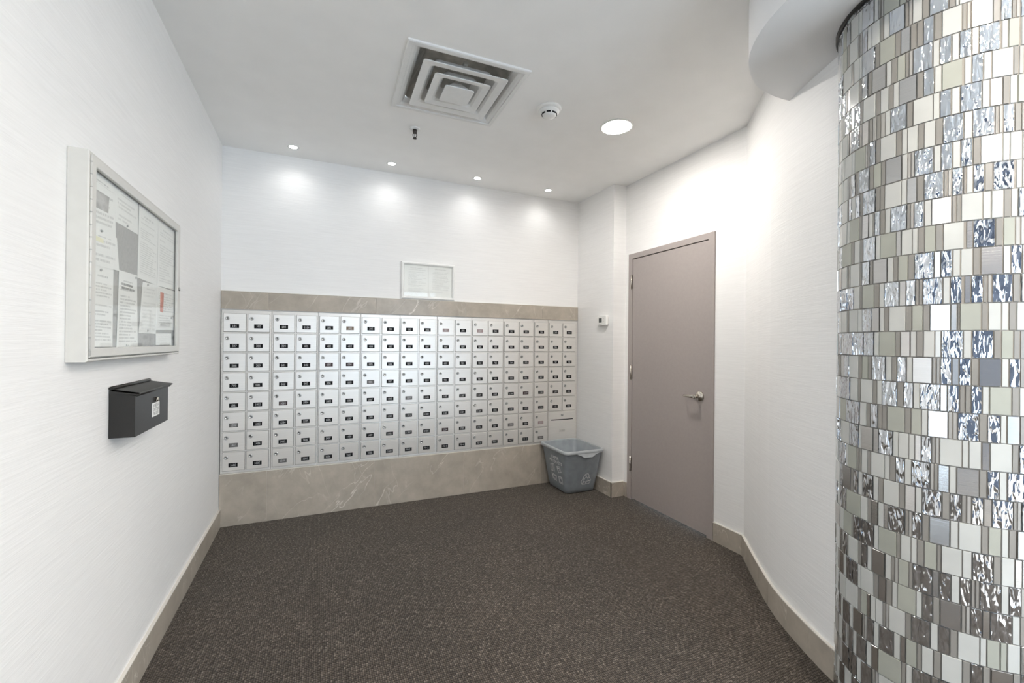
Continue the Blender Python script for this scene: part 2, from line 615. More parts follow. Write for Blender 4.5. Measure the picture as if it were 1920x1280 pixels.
def text_mesh(txt, size, shear=0.0):
    cu = bpy.data.curves.new('lettering', 'FONT')
    cu.body = txt
    cu.size = size
    cu.shear = shear
    cu.align_x = 'CENTER'
    cu.resolution_u = 2
    cu.offset = size * 0.02
    ob = bpy.data.objects.new('lettering', cu)
    col.objects.link(ob)
    bpy.context.view_layer.update()
    me = bpy.data.meshes.new_from_object(ob.evaluated_get(bpy.context.evaluated_depsgraph_get()))
    v = [tuple(p.co) for p in me.vertices]
    f = [tuple(p.vertices) for p in me.polygons]
    bpy.data.objects.remove(ob)
    bpy.data.curves.remove(cu)
    bpy.data.meshes.remove(me)
    return v, f

# ------------------------------------------------------------------ the room
XL, XR, XD, YB, YS, YC, ZC = -0.6246, 2.3198, 2.4477, 3.6553, 3.0896, 1.9167, 2.6874
COLX, COLY, COLR = 1.9270, 0.7483, 0.2985
ZSOF = 2.461


def extrude(mb, pts, vec, mi=0):
    """prism over any planar outline given as 3-D points"""
    vec = Vector(vec)
    n = len(pts)
    v = [tuple(p) for p in pts] + [tuple(Vector(p) + vec) for p in pts]
    f = [(i, (i + 1) % n, n + (i + 1) % n, n + i) for i in range(n)] + [tuple(range(n))[::-1], tuple(range(n, 2 * n))]
    return mb.add(v, f, mi)


def catmull(P, per=8):
    P = [Vector(p) for p in P]
    out = []
    for i in range(len(P) - 1):
        p0, p1, p2, p3 = P[max(i - 1, 0)], P[i], P[i + 1], P[min(i + 2, len(P) - 1)]
        for k in range(per):
            t = k / per
            out.append(0.5 * ((2 * p1) + (p2 - p0) * t + (2 * p0 - 5 * p1 + 4 * p2 - p3) * t * t
                              + (3 * p1 - p0 - 3 * p2 + p3) * t ** 3))
    out.append(P[-1])
    return [tuple(p) for p in out]


def offset(poly, d):
    """shift a plan polyline sideways (to its left for positive d)"""
    out = []
    for i, p in enumerate(poly):
        a, b = Vector(poly[max(i - 1, 0)]), Vector(poly[min(i + 1, len(poly) - 1)])
        t = (b - a).normalized()
        out.append((p[0] - t.y * d, p[1] + t.x * d))
    return out


RX, RY, FX = 3.6, -2.7, -4.8            # far ends of the lobby behind the camera
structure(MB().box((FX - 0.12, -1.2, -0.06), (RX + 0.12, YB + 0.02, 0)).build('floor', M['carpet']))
structure(MB().box((FX - 0.12, RY - 0.12, -0.06), (RX + 0.12, -1.202, 0)).build('floor_lobby', M['bounce_stone']))

# ceiling: one slab face with the square hole of the air diffuser
VC, VA = (0.675, 2.293), math.radians(-1.4)


def vrot(x, y):
    return (VC[0] + x * math.cos(VA) - y * math.sin(VA), VC[1] + x * math.sin(VA) + y * math.cos(VA))


mb = MB()
hs = 0.270
hole = [vrot(-hs, -hs), vrot(hs, -hs), vrot(hs, hs), vrot(-hs, hs)]
outer = [(FX - 0.12, RY - 0.12), (RX + 0.12, RY - 0.12), (RX + 0.12, YB + 0.1), (FX - 0.12, YB + 0.1)]
v = [(x, y, ZC) for x, y in outer + hole] + [(x, y, ZC + 0.05) for x, y in outer + hole]
f = []
for i in range(4):
    j = (i + 1) % 4
    f += [(i, 4 + i, 4 + j, j), (8 + i, 8 + j, 12 + j, 12 + i), (i, j, 8 + j, 8 + i), (4 + i, 12 + i, 12 + j, 4 + j)]
structure(mb.add(v, f).build('ceiling', M['ceiling']))

TOP = ZC + 0.01
wall_left = structure(MB().box((XL - 0.12, 0.45, 0), (XL, YB + 0.4, TOP)).build('wall_left', M['wall']))
w = extrude(MB(), [(XL, y, z) for y, z in [(YB, 0), (YB, 0.369), (YB + 0.33, 0.369), (YB + 0.33, 1.5325), (YB, 1.5325), (YB, TOP), (YB + 0.43, TOP), (YB + 0.43, 0)]],
            (XR - XL, 0, 0))
wall_back = structure(w.build('wall_back', M['wall']))
structure(MB().prism([(XR, YS), (XD + 0.12, YS), (XD + 0.12, YB + 0.43), (XR, YB + 0.43)], 0, TOP).build('wall_right', M['wall']))
w = extrude(MB(), [(XD, y, z) for y, z in [(YC, 0), (2.163, 0), (2.163, 2.060), (3.018, 2.060), (3.018, 0), (YS, 0), (YS, TOP), (YC, TOP)]], (0.12, 0, 0))
structure(w.build('wall_doorway', M['wall']))
CURVE = [(XD, YC), (2.352, 1.802), (2.25, 1.680), (2.118, 1.515), (2.022, 1.372), (1.930, 1.195), (1.872, 1.060), (1.850, 0.96)]
curve = catmull(CURVE, 8)
# the first stretch is straight
curve = [CURVE[0], (2.382, 1.838), (2.316, 1.759), CURVE[2], (2.184, 1.598)] + [p for p in curve if p[1] <= 1.516]
back = offset(curve, 0.09)
structure(MB().prism(curve[::-1] + back, 0, TOP).build('wall_curved', M['wall']))
structure(MB().box((1.95, 0.86, 0), (RX, 0.96, TOP)).build('wall_lobby_side', M['wall']))
w = extrude(MB(), [(x, RY, z) for x, z in [(1.1, 0), (1.1, TOP), (RX, TOP), (RX, 0), (3.5, 0), (3.5, 2.5), (1.2, 2.5), (1.2, 0)]], (0, -0.12, 0))
structure(w.build('wall_rear', M['wall']))
structure(MB().box((FX, RY - 0.12, 0), (1.1, RY, TOP)).build('wall_lobby_rear', M['reflection_navy']))
structure(MB().box((RX, RY - 0.12, 0), (RX + 0.12, 0.96, TOP)).build('wall_lobby', M['wall']))

# the lobby opens to the left behind the camera: unseen navy walls and glazed entrance laid out to suit the column's reflections
structure(MB().box((FX, 0.45, 0), (XL - 0.12, 0.57, TOP)).build('wall_lobby_front', M['reflection_navy']))
w = extrude(MB(), [(FX, y, z) for y, z in [(0.45, 0), (0.45, TOP), (RY, TOP), (RY, 0), (-1.75, 0), (-1.75, 2.3), (-0.25, 2.3), (-0.25, 0)]], (-0.12, 0, 0))
structure(w.build('wall_lobby_end', M['reflection_navy']))
win = MB()
for y0, y1, z0, z1 in ((-1.75, -1.70, 0, 2.3), (-0.30, -0.25, 0, 2.3), (-1.70, -0.30, 0, 0.06), (-1.70, -0.30, 2.25, 2.3), (-1.02, -0.98, 0.06, 2.25)):
    win.box((FX - 0.09, y0, z0), (FX - 0.03, y1, z1))
win = structure(win.build('window_1', M['dark_metal']))
for y0, y1 in ((-1.70, -1.02), (-0.98, -0.30)):
    MB().box((FX - 0.064, y0, 0.06), (FX - 0.056, y1, 2.25)).build('pane', M['glass'], win)
win = MB()  # unseen rear glazing, added so sky light fills the ceiling and walls
for x0, x1, z0, z1 in ((1.2, 1.25, 0, 2.5), (3.45, 3.5, 0, 2.5), (2.325, 2.375, 0.05, 2.45), (1.25, 3.45, 0, 0.05), (1.25, 3.45, 2.45, 2.5)):
    win.box((x0, RY - 0.09, z0), (x1, RY - 0.03, z1))
win = structure(win.build('fill_window', M['dark_metal']))
for x0, x1 in ((1.25, 2.325), (2.375, 3.45)):
    MB().box((x0, RY - 0.064, 0.05), (x1, RY - 0.056, 2.45)).build('pane', M['glass'], win)
# daylight portals in the two glazed openings (they only guide the sampling of the sky)
for loc, rot, sx, sy in (((FX - 0.10, -1.0, 1.15), (0, -PI / 2, 0), 2.3, 1.5), ((2.35, RY - 0.10, 1.25), (PI / 2, 0, 0), 2.3, 2.5)):
    pl = bpy.data.lights.new('sky_portal', 'AREA')
    pl.shape = 'RECTANGLE'
    pl.size, pl.size_y = sx, sy
    pl.cycles.is_portal = True
    po = bpy.data.objects.new('sky_portal', pl)
    col.objects.link(po)
    po.location = loc
    po.rotation_euler = rot

# soffit bulkhead that wraps the column
sof_edge = catmull([(2.033, 1.349), (1.907, 1.356), (1.761, 1.333), (1.610, 1.254), (1.515, 1.165), (1.449, 1.058), (1.410, 0.940),
                    (1.392, 0.80), (1.398, 0.66), (1.43, 0.52), (1.50, 0.40), (1.62, 0.29), (1.80, 0.22), (2.0, 0.20)], 5)
inwall = offset(curve, 0.012)
inwall = [p for p in inwall if p[1] < 1.345]
poly = sof_edge + [(RX, 0.20), (RX, 0.87), (1.93, 0.87)] + inwall[::-1]
structure(MB().prism(poly, ZSOF, TOP).build('ceiling_soffit', M['soffit']))

# ------------------------------------------------------------------ marble bands, baseboards
SX = [XL + 0.002, -0.329, 0.425, 1.1715, 1.9215, XR - 0.001]
MB().box((XL + 0.003, YB - 0.0075, 0.0), (XR - 0.002, YB, 0.3655)).build('grout_bed', M['grout'], wall_back)
MB().box((XL + 0.003, YB - 0.0075, 1.538), (XR - 0.002, YB, 1.6635)).build('grout_bed', M['grout'], wall_back)
for i in range(5):
    MB().box((SX[i] + 0.001, YB - 0.010, 0.0), (SX[i + 1] - 0.001, YB, 0.366), bev=0.0012).build('tile', M['marble'], wall_back)
    MB().box((SX[i] + 0.001, YB - 0.010, 1.5375), (SX[i + 1] - 0.001, YB, 1.664), bev=0.0012).build('tile', M['marble'], wall_back)
MB().box((XL + 0.002, YB - 0.0105, 1.6645), (XR - 0.001, YB, 1.668)).build('edge_strip', M['trim'], wall_back)
MB().box((XL + 0.002, YB - 0.0085, 0.3665), (XR - 0.001, YB, 0.3725)).build('edge_strip', M['trim'], wall_back)

BH = 0.1215


def baseboard(name, runs, cap):
    """runs = plan polylines of the visible face, one per tile; cap = plan polyline of the metal cap strip"""
    root = bpy.data.objects.new(name, None)
    col.objects.link(root)
    ORG[name] = (0, 0, 0)
    structure(root)
    for r in runs:
        MB().prism(r + offset(r, 0.0115)[::-1], 0.0, BH).build('tile', M['marble'], root)
    MB().prism(offset(cap, 0.0018) + offset(cap, 0.0117)[::-1], 0.0, BH - 0.0005).build('grout_bed', M['grout'], root)
    MB().prism(offset(cap, -0.0012) + offset(cap, 0.0118)[::-1], BH + 0.0015, BH + 0.0058).build('cap_strip', M['trim'], root)
    return root


bx = XL + 0.012
ys = [0.46, 0.56, 1.26, 1.976, 2.694, 3.428, 3.644]
baseboard('baseboard_left', [[(bx, ys[i] + 0.001), (bx, ys[i + 1] - 0.001)] for i in range(6)], [(bx, ys[0]), (bx, ys[-1])])
xr = XR - 0.012
baseboard('baseboard_right', [[(xr, 3.640), (xr, 3.36)], [(xr, 3.358), (xr, YS - 0.011)]], [(xr, 3.640), (xr, YS - 0.011)])
ysf = YS - 0.012
baseboard('baseboard_return', [[(xr, ysf), (XD - 0.014, ysf)]], [(xr - 0.0, ysf), (XD - 0.014, ysf)])
xd = XD - 0.012
baseboard('baseboard_doorway', [[(xd, YS - 0.013), (xd, 3.042)], [(xd, 2.140), (xd, YC + 0.006)]], [(xd, 2.140), (xd, YC + 0.006)])
face = offset(curve, -0.012)


def cut(ya, yb_):
    pts = [p for p in face if yb_ < p[1] < ya]

    def at(y):
        for a, b in zip(face, face[1:]):
            if a[1] >= y >= b[1]:
                t = (a[1] - y) / (a[1] - b[1])
                return (a[0] + (b[0] - a[0]) * t, y)
        return face[0] if y > face[0][1] else face[-1]
    return [at(ya)] + pts + [at(yb_)]


baseboard('baseboard_curved', [cut(1.925, 1.626), cut(1.624, 1.499), cut(1.497, 1.188), cut(1.186, 1.045)], cut(1.925, 1.045))

# ------------------------------------------------------------------ door
door = bpy.data.objects.new('door_1', None)
col.objects.link(door)
door.location = (XD, 2.59, 0)
ORG['door_1'] = (XD, 2.59, 0)
structure(door)
door['label'] = 'flush taupe painted door in a matching steel frame, right of the mailboxes'
DY0, DY1, DZ = 2.197, 2.984, 2.034
fx0, fx1 = XD - 0.011, XD + 0.10
for side in (0, 1):
    ya, yb_ = (DY0 - 0.0025, 2.145) if side == 0 else (DY1 + 0.0025, 3.036)
    o = [(ya, 0), (ya, DZ + 0.003), (yb_, 2.080), (yb_, 0)]
    jb = extrude(MB(), [(fx0, y, z) for y, z in o], (0.0112, 0, 0))
    yo, yi = (2.164, DY0 + 0.014) if side == 0 else (3.017, DY1 - 0.014)
    jb.box((XD + 0.052, yo, 0), (XD + 0.1, yi, 2.058))
    jb.box((XD, yo, 0), (XD + 0.054, ya, 2.058))
    jb.build('frame_jamb', M['door'], door)
hd = extrude(MB(), [(fx0, y, z) for y, z in [(DY0 - 0.0025, DZ + 0.003), (DY1 + 0.0025, DZ + 0.003), (3.036, 2.080), (2.145, 2.080)]], (0.0112, 0, 0))
hd.box((XD + 0.052, 2.165, DZ - 0.012), (XD + 0.1, 3.016, 2.058))
hd.box((XD, 2.165, DZ + 0.003), (XD + 0.054, 3.016, 2.058))
hd.build('frame_head', M['door'], door)
leaf = MB().box((XD - 0.006, DY0, 0.012), (XD + 0.040, DY1, DZ - 0.003), bev=0.0015).build('door_leaf', M['door'], door)
for z0 in (1.780, 1.014, 0.238):
    hg = MB().tube([(XD - 0.013, 2.9945, z0), (XD - 0.013, 2.9945, z0 + 0.122)], 0.0068, 10)
    hg.box((XD - 0.0105, 2.9865, z0 + 0.004), (XD - 0.004, 2.992, z0 + 0.118))
    hg.build('hinge', M['nickel'], leaf)
MB().box((XD - 0.0085, 2.194, 0.905), (XD - 0.004, 2.2015, 1.01), bev=0.001).build('latch_plate', M['door'], leaf)
ly, lz = 2.262, 0.955
lv = MB().lathe([(0.035, 0.006), (0.035, 0.012), (0.031, 0.017), (0.016, 0.019), (0.0125, 0.022), (0.0125, 0.050), (0.0145, 0.054), (0.0145, 0.066), (0.011, 0.069)],
                (XD, ly, lz), (-1, 0, 0), 28)
lx = XD - 0.059
sec = []
for t, hw, hh, dx in ((0.0, 0.009, 0.0135, 0), (0.03, 0.0085, 0.0125, -0.002), (0.06, 0.0075, 0.011, -0.004), (0.09, 0.007, 0.0095, 0.0), (0.108, 0.0065, 0.0085, 0.010), (0.116, 0.006, 0.008, 0.022)):
    c = (lx + dx, ly + t, lz - 0.004 * t / 0.1)
    sec.append([(c[0] + hw * math.cos(a), c[1], c[2] + hh * math.sin(a)) for a in [2 * PI * k / 12 for k in range(12)]])
lv.rings(sec, 0, True, True, True)
lv.build('lever_handle', M['nickel'], leaf)

# ------------------------------------------------------------------ mosaic column
ROWS = {
    -3:"1360T1360G1418M1467W1543w1572M1655w1680T1712G1795G1828T1849W1899T1931M2004T2033W2094M2131T2161W2240T2275M",
    -2:"1360w1360T1360G1426T1457W1536T1573M1610w1640W1690T1713w1743M1821T1856W1899T1929M2007T2032w2047W2124T2143M2184T2203G2260T2280M",
    -1:"1360w1360T1385W1475T1501W1550w1574M1661T1691G1773T1802S1847T1875T1904M1949T1980W2059T2092S2174T2203M2247T2281M",
    0:"1360M1410T1461W1545T1574M1616T1646S1728w1755T1785G1824T1859M1944w1972M2019w2049M2095T2123M2202T2208w2234G2278T2283W",
    1:"1360M1360w1405M1479w1509M1557T1583W1666T1696W1741T1766w1795S1877T1906M1951w1981G2062T2068w2096M2140w2172W2254T2276T",
    2:"1360T1360w1437T1480M1552T1578S1625T1673T1724w1754M1832T1861W1946w1974M2019w2053M2135w2165S2213T2241w2271G",
    3:"1360T1360w1402W1487w1516G1600T1633M1671T1698W1781T1810w1836W1883T1909W1957T1986M2067w2100M2184T2216M2260T2287T",
    4:"1360w1381w1444T1482M1521T1555M1629T1658G1703T1729S1811w1837T1869M1950w1979M2025w2056M2102T2131W2215w2243W2292T",
    5:"1360W1443T1458M1487w1524M1562T1588M1670T1698T1724W1809w1835S1881T1911M1991T2023M2066T2078w2104M2147T2178M2260T2267w2292T",
    6:"1360W1438w1469G1555T1581S1627w1653T1667M1699T1727w1757M1836T1868M1913w1943S2023T2059W2141w2173W2220T2248w2276M",
    7:"1360w1377G1488T1518w1563T1592M1674w1701G1785S1811W1861w1886T1914G1960T1990W2072T2079S2105M2188T2219G2265T",
    8:"1360T1371w1443T1478W1560T1584M1636T1659S1741w1771T1796G1842T1872M1955S1981M2028w2058W2105T2133S2218w2248M2293T",
    9:"1360M1445M1514w1562T1586G1665T1696w1726M1803S1835M1877T1909M1990w2019M2065T2073S2098M2144T2177M2257T2288M",
    10:"1360T1360w1444T1470W1551w1586M1650S1700w1725T1752W1833T1862G1910T1939S2021S2047T2056G2138T2164W2214w2242T2271W",
    11:"1360w1387M1514M1598M1667w1698G1784T1810S1855w1882T1912W1959w1985M2070w2103M2184T2214G2261T2288T",
    12:"1360w1408M1472W1557T1586G1629T1655M1735w1767T1794M1839w1866S1950T1982M2027S2055M2101T2129S2215w2244M2288T",
    13:"1360M1486w1554T1580W1659T1687w1717M1795T1826M1870w1899M1982S2010M2057T2100M2143w2170G2255T2285W",
    14:"1360G1445M1571w1620T1648M1694T1718T1745G1832T1861G1906w1933S2014T2050M2132T2163M2212w2237S2288T",
    15:"1360w1392W1483M1564w1585S1666S1699M1776w1804W1851w1878S1907M1949T1981W2069w2094W2142S2173W2258T2285M",
    16:"1360M1439w1466G1549T1587w1630T1653W1733w1760T1791M1833w1865M1944T1976S2020w2048S2134T2163M2209w2240M",
    17:"1360M1405S1497T1523M1564w1596M1668w1699T1728W1808T1836S1883w1911M1992T2023M2067T2106M2150S2182M2263T2296M",
    18:"1360M1399T1414M1456G1584w1632T1658S1699w1731S1755M1837T1869M1912T1942S2024w2057W2143T2170G2219w2247T2278S",
    19:"1360w1419G1507T1526M1568M1596M1675w1702G1797T1817W1864w1891T1921G1973T1991W2072w2109M2188T2219W2271S2301w",
    20:"1360S1389T1411M1462T1478W1564T1592M1633w1662S1740w1771T1807G1855T1874M1956S1983M2029w2063M2105T2138M2219w2250M2296T",
    21:"1360S1423w1454M1499M1522M1565w1590W1672T1703S1746T1777w1803G1888w1914M1958T1987S2069T2104M2148S2178M2262w2294T",
    22:"1360S1368W1454W1564T1592G1633S1656w1687w1728T1762W1841T1869M1949w1981M2026T2056W2140w2166G2217G2244W2296S",
    23:"1360S1388w1418M1497w1527S1602T1634M1677w1708M1786w1819S1844G1893T1913W1962T1993W2075T2106M2151T2181S2267T2298M",
    24:"1360w1410M1454T1488M1527w1558M1631w1663S1706G1823T1845w1874M1954S1985M2032w2059W2141T2167M2246T2274W",
    25:"1360T1415M1492M1521M1562w1595M1670T1707W1791T1825G1888T1917W2002T2029M2071T2097S2175T2202G2282T",
}
column = thing('mosaic_column', 'round column clad in a mosaic of glass, steel and rippled mirror tiles', 'column', (COLX, COLY, 0))
MB().lathe([(0.2958, 0.0), (0.2958, ZSOF)], (COLX, COLY, 0), n=96).build('core', M['mosaic_grout'], column)
PITCH_S, Z0 = 0.07704, 2.20936
TMAT = ['mirror', 'steel', 'white_glass', 'sage_glass', 'taupe_glass', 'taupe_light']
TIDX = {'M': 0, 'S': 1, 'W': 2, 'w': 2, 'G': 3, 'T': 4, 't': 5}
rng = random.Random(11)


def filler(a0, a1):
    out, a = [], a0
    while a < a1 - 1.0:
        t = rng.choice('MWGSMTwTTM')
        wd = rng.choice((14.3, 7.2)) if t in 'MWGS' else rng.choice((3.9, 5.4))
        wd = min(wd, a1 - a)
        out.append((a, a + wd, t))
        a += wd
    return out


cands, strips = [], MB()
for k in range(-4, 29):
    zt, zb = Z0 - k * PITCH_S, Z0 - (k + 1) * PITCH_S
    zt, zb = min(zt, ZSOF - 0.004) - 0.0012, max(zb, 0.0) + 0.0012
    if zt - zb < 0.008:
        continue
    segs = []
    if k in ROWS:
        tok, num = [], ''
        for ch in ROWS[k]:
            if ch.isdigit():
                num += ch
            else:
                tok.append((int(num) / 10.0, ch))
                num = ''
        for i, (a, t) in enumerate(tok):
            if i + 1 < len(tok):
                b = tok[i + 1][0]
            else:
                b = a + {'T': 4.2, 'w': 4.0}.get(t, rng.choice((7.2, 14.3)))
            if b - a > 0.9:
                segs.append((a, b, t))
        segs = filler(112, tok[0][0]) + segs + filler(segs[-1][1], 296)
    else:
        segs = filler(112, 296)
    for a, b, t in segs:
        chord = math.radians(b - a) * COLR
        if t == 'T' and chord > 0.0165:
            n = max(2, round(chord / 0.0125))
            pcs = [(a + (b - a) * i / n, a + (b - a) * (i + 1) / n, 'T' if (i + (rng.random() < 0.3)) % 2 == 0 else 't') for i in range(n)]
        else:
            pcs = [(a, b, t)]
        for a_, b_, t_ in pcs:
            ch = math.radians(b_ - a_) * COLR
            am = math.radians((a_ + b_) / 2)
            nx, ny = math.cos(am), math.sin(am)
            tx, ty = -ny, nx
            hw = ch / 2 - 0.0009
            r0 = COLR + (0.0006 if t_ in 'MS' else 0.0) + rng.uniform(-0.0004, 0.0004)
            j1, j2 = rng.uniform(-0.0003, 0.0003) * (ch / 0.07), rng.uniform(-0.00035, 0.00035)
            ins = 0.0008
            bk, fr = [], []
            for sx, z in ((-1, zb), (1, zb), (1, zt), (-1, zt)):
                bk.append((COLX + nx * (r0 - 0.0062) + tx * sx * hw, COLY + ny * (r0 - 0.0062) + ty * sx * hw, z))
                rr = r0 + j1 * sx + (j2 if z == zt else -j2)
                sw = hw - ins
                zz = z + (ins if z == zb else -ins)
                fr.append((COLX + nx * rr + tx * sx * sw, COLY + ny * rr + ty * sx * sw, zz))
                # lower shoulder of the bevel
            md = [(p[0] * 0.22 + q[0] * 0.78, p[1] * 0.22 + q[1] * 0.78, p[2]) for p, q in zip(bk, fr)]
            vs = bk + md + fr
            fs = [(8, 9, 10, 11)]
            for i in range(4):
                j = (i + 1) % 4
                fs += [(i, j, 4 + j, 4 + i), (4 + i, 4 + j, 8 + j, 8 + i)]
            vis = 137.5 < math.degrees(am) < 228.5 and k <= 25
            if vis and t_ in 'MSWG' and ch > 0.026:
                cands.append((ch, vs, fs, TIDX[t_]))
            else:
                strips.add(vs, fs, TIDX[t_])
cands.sort(key=lambda c: -c[0])
for i, (ch, vs, fs, ti) in enumerate(cands):
    if i < 300:
        MB().add(vs, fs).build('tile', M[TMAT[ti]], column)
    else:
        strips.add(vs, fs, ti)
ob = strips.build('tile_strips', [M[t] for t in TMAT], column)
ob['kind'] = 'stuff'
MB().lathe([(0.3005, ZSOF - 0.009), (0.309, ZSOF - 0.009), (0.309, ZSOF), (0.3005, ZSOF)], (COLX, COLY, 0), n=64, cap0=False, cap1=False).build('collar', M['dark_metal'], column)
# ------------------------------------------------------------------ mailboxes
COLS = [-0.606, -0.4575, -0.295, -0.1435, 0.0145, 0.1645, 0.3215, 0.473, 0.624, 0.7735, 0.932, 1.0835, 1.240, 1.388, 1.5435, 1.6915, 1.850, 2.004, 2.1525]
DW, DH, PZ, ZT = 0.1375, 0.1295, 0.1408, 1.5065
nums = ['101', '102', '103', '0104'] + [str(n) for n in range(201, 210)] + [str(n) for n in range(301, 307)]
ROWN = [nums[0:19], ['307', '308', '309'] + [str(400 + n) for n in range(1, 10)] + [str(500 + n) for n in range(1, 8)],
        ['508', '509'] + [str(600 + n) for n in range(1, 10)] + [str(700 + n) for n in range(1, 9)],
        ['709'] + [str(800 + n) for n in range(1, 10)] + [str(900 + n) for n in range(1, 10)],
        [str(1000 + n) for n in range(1, 10)] + [str(1100 + n) for n in range(1, 10)] + ['1201'],
        [str(1200 + n) for n in range(2, 10)] + [str(1300 + n) for n in range(1, 10)] + ['1401', '1402'],
        [str(1400 + n) for n in range(3, 10)] + [str(1500 + n) for n in range(1, 10)] + ['1601'],
        [str(1600 + n) for n in range(2, 10)] + ['PH-%d' % n for n in range(1, 10)]]
M['plate_tan'] = flat_mat('faded_tan_plate', (0.20, 0.14, 0.09), 0.5)
M['plate_pink'] = flat_mat('faded_pink_plate', (0.33, 0.25, 0.25), 0.5)
M['plate_plum'] = flat_mat('faded_plum_plate', (0.035, 0.014, 0.015), 0.5)
M['plate_grey'] = flat_mat('faded_grey_plate', (0.12, 0.115, 0.11), 0.5)
FADED = {'202': 'plate_tan', '207': 'plate_pink', '209': 'plate_pink', '603': 'plate_plum', '604': 'plate_plum', '1003': 'plate_plum',
         '1009': 'plate_grey', '1601': 'plate_pink', '1504': 'plate_plum', '1508': 'plate_grey', 'PH-9': 'plate_grey', '806': 'plate_grey',
         '1403': 'plate_grey', '1202': 'plate_grey', '1604': 'plate_grey', '1107': 'plate_plum'}


def sheet(name, quad, mat, parent=None, thick=0.0006, nrm=(0, -1, 0)):
    """a thin paper sheet; quad = lower left, lower right, upper right, upper left"""
    nrm = Vector(nrm) * thick
    mb_ = MB()
    v_ = [tuple(Vector(p) + nrm) for p in quad] + [tuple(p) for p in quad]
    mb_.add(v_, [(0, 1, 2, 3), (7, 6, 5, 4), (0, 4, 5, 1), (1, 5, 6, 2), (2, 6, 7, 3), (3, 7, 4, 0)])
    mb_.uv[0] = [(0, 0), (1, 0), (1, 1), (0, 1)]
    return mb_.build(name, mat, parent, fix=False)


def own_mesh(mb, name, mats):
    ob = mb.build(name, mats)
    me = ob.data
    bpy.data.objects.remove(ob)
    return me


door_me = own_mesh(MB().box((0, -0.0085, 0), (DW, -0.0005, DH), bev=0.0022).box((-0.0012, -0.0016, -0.0016), (DW + 0.0018, -0.0002, DH + 0.0008), 1), 'mailbox_door', [M['alu'], M['door_gap_shade']])
lk = MB().lathe([(0.0128, 0.0), (0.0128, 0.004), (0.0112, 0.0062), (0.0075, 0.0062), (0.0068, 0.0048), (0.0, 0.0048)], (0.0245, -0.0085, DH - 0.0345), (0, -1, 0), 18, cap1=False)
lk.box((0.0233, -0.0140, DH - 0.0390), (0.0257, -0.0135, DH - 0.030), 1)
lock_me = own_mesh(lk, 'cam_lock', [M['lock'], M['black']])


def put(name, me, parent, loc=(0, 0, 0)):
    o = bpy.data.objects.new(name, me)
    col.objects.link(o)
    o.parent = parent
    o.location = loc
    return o


EDGE = [XL + 0.0042, -0.3065, 0.0050, 0.3125, 0.6160, 0.9245, 1.2335, 1.5345, 1.8420, 1.9945, XR - 0.0025]
GROUPS = [(0, 1), (2, 3), (4, 5), (6, 7), (8, 9), (10, 11), (12, 13), (14, 15), (16,), (17, 18)]
BANK_LABELS = ['leftmost two-column aluminium mailbox bank, beside the left wall, door 101 at its top',
               'second two-column aluminium mailbox bank from the left wall, door 103 at its top',
               'third two-column mailbox bank from the left wall, with a faded tan number plate',
               'fourth two-column aluminium mailbox bank from the left wall, door 203 at its top',
               'fifth two-column mailbox bank from the left wall, under the left half of the framed notice',
               'sixth two-column mailbox bank from the left wall, under the right edge of the framed notice',
               'seventh two-column aluminium mailbox bank from the left wall, door 209 at its top',
               'rightmost two-column mailbox bank of eight rows, left of the narrow one-column bank',
               'narrow one-column aluminium mailbox bank, second from the right wall',
               'mailbox bank with a wide slotted drop panel at its foot, beside the right wall']
YF = YB - 0.004
prng = random.Random(5)
for g, cols_ in enumerate(GROUPS):
    x0, x1 = EDGE[g] + 0.0009, EDGE[g + 1] - 0.0009
    bank = thing('mailbox_bank', BANK_LABELS[g], 'mailboxes', ((x0 + x1) / 2, YF, 0.3735), 'wall of mailboxes')
    MB().box((x0, YF, 0.3735), (x1, YF + 0.30, 1.5315), bev=0.0012).build('cabinet', M['alu_frame'], bank)
    og = org(bank)
    for c in cols_:
        for r in range(8):
            if c >= 17 and r >= 6:
                continue
            px, pz = COLS[c], ZT - r * PZ - DH
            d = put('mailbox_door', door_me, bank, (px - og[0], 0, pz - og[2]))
            lo = put('cam_lock', lock_me, d)
            if prng.random() < 0.5:   # the keyhole of each lock sits as it was last turned
                ctr = Vector((0.0245, 0, DH - 0.0345))
                a = prng.uniform(-1.2, 1.2)
                rot = Matrix.Rotation(a, 4, 'Y')
                lo.matrix_local = Matrix.Translation(ctr) @ rot @ Matrix.Translation(-ctr)
            txt = ROWN[r][c]
            pm = M[FADED.get(txt, 'black')]
            mbp = lettered_plate(MB(), [txt], (0.0395, -0.0085, 0.026), (1, 0, 0), (0, 0, 1), (0, -1, 0), 0.0555, 0.0285, 0.0012,
                                 0.0135 if len(txt) == 3 else 0.010, 0.0065)
            ORG[d.name] = (0, 0, 0)
            mbp.build('number_plate', [pm, M['ink_white']], d, fix=False)
    if g == 9:
        dp = MB().box((2.004, YF - 0.0085, 0.392), (2.2915, YF - 0.0005, 0.6635), bev=0.0022).build('drop_panel', M['alu'], bank)
        MB().box((2.029, YF - 0.0092, 0.5825), (2.2685, YF - 0.008, 0.5905)).build('mail_slot', M['black'], dp)
        l2 = MB().lathe([(0.0128, 0.0), (0.0128, 0.004), (0.0112, 0.0062), (0.0, 0.0055)], (2.149, YF - 0.0085, 0.632), (0, -1, 0), 18, cap1=False)
        l2.build('cam_lock', M['lock'], dp)
        sheet('faint_mark', [(2.118, YF - 0.0086, 0.470), (2.180, YF - 0.0086, 0.470), (2.180, YF - 0.0086, 0.494), (2.118, YF - 0.0086, 0.494)],
              print_mat('faint_mark_print', 1, 0.32, (0.60, 0.585, 0.555), 0.02, 1.3, 0.0, 1.0, 4.4, 0.8, False), dp, 0.0003)

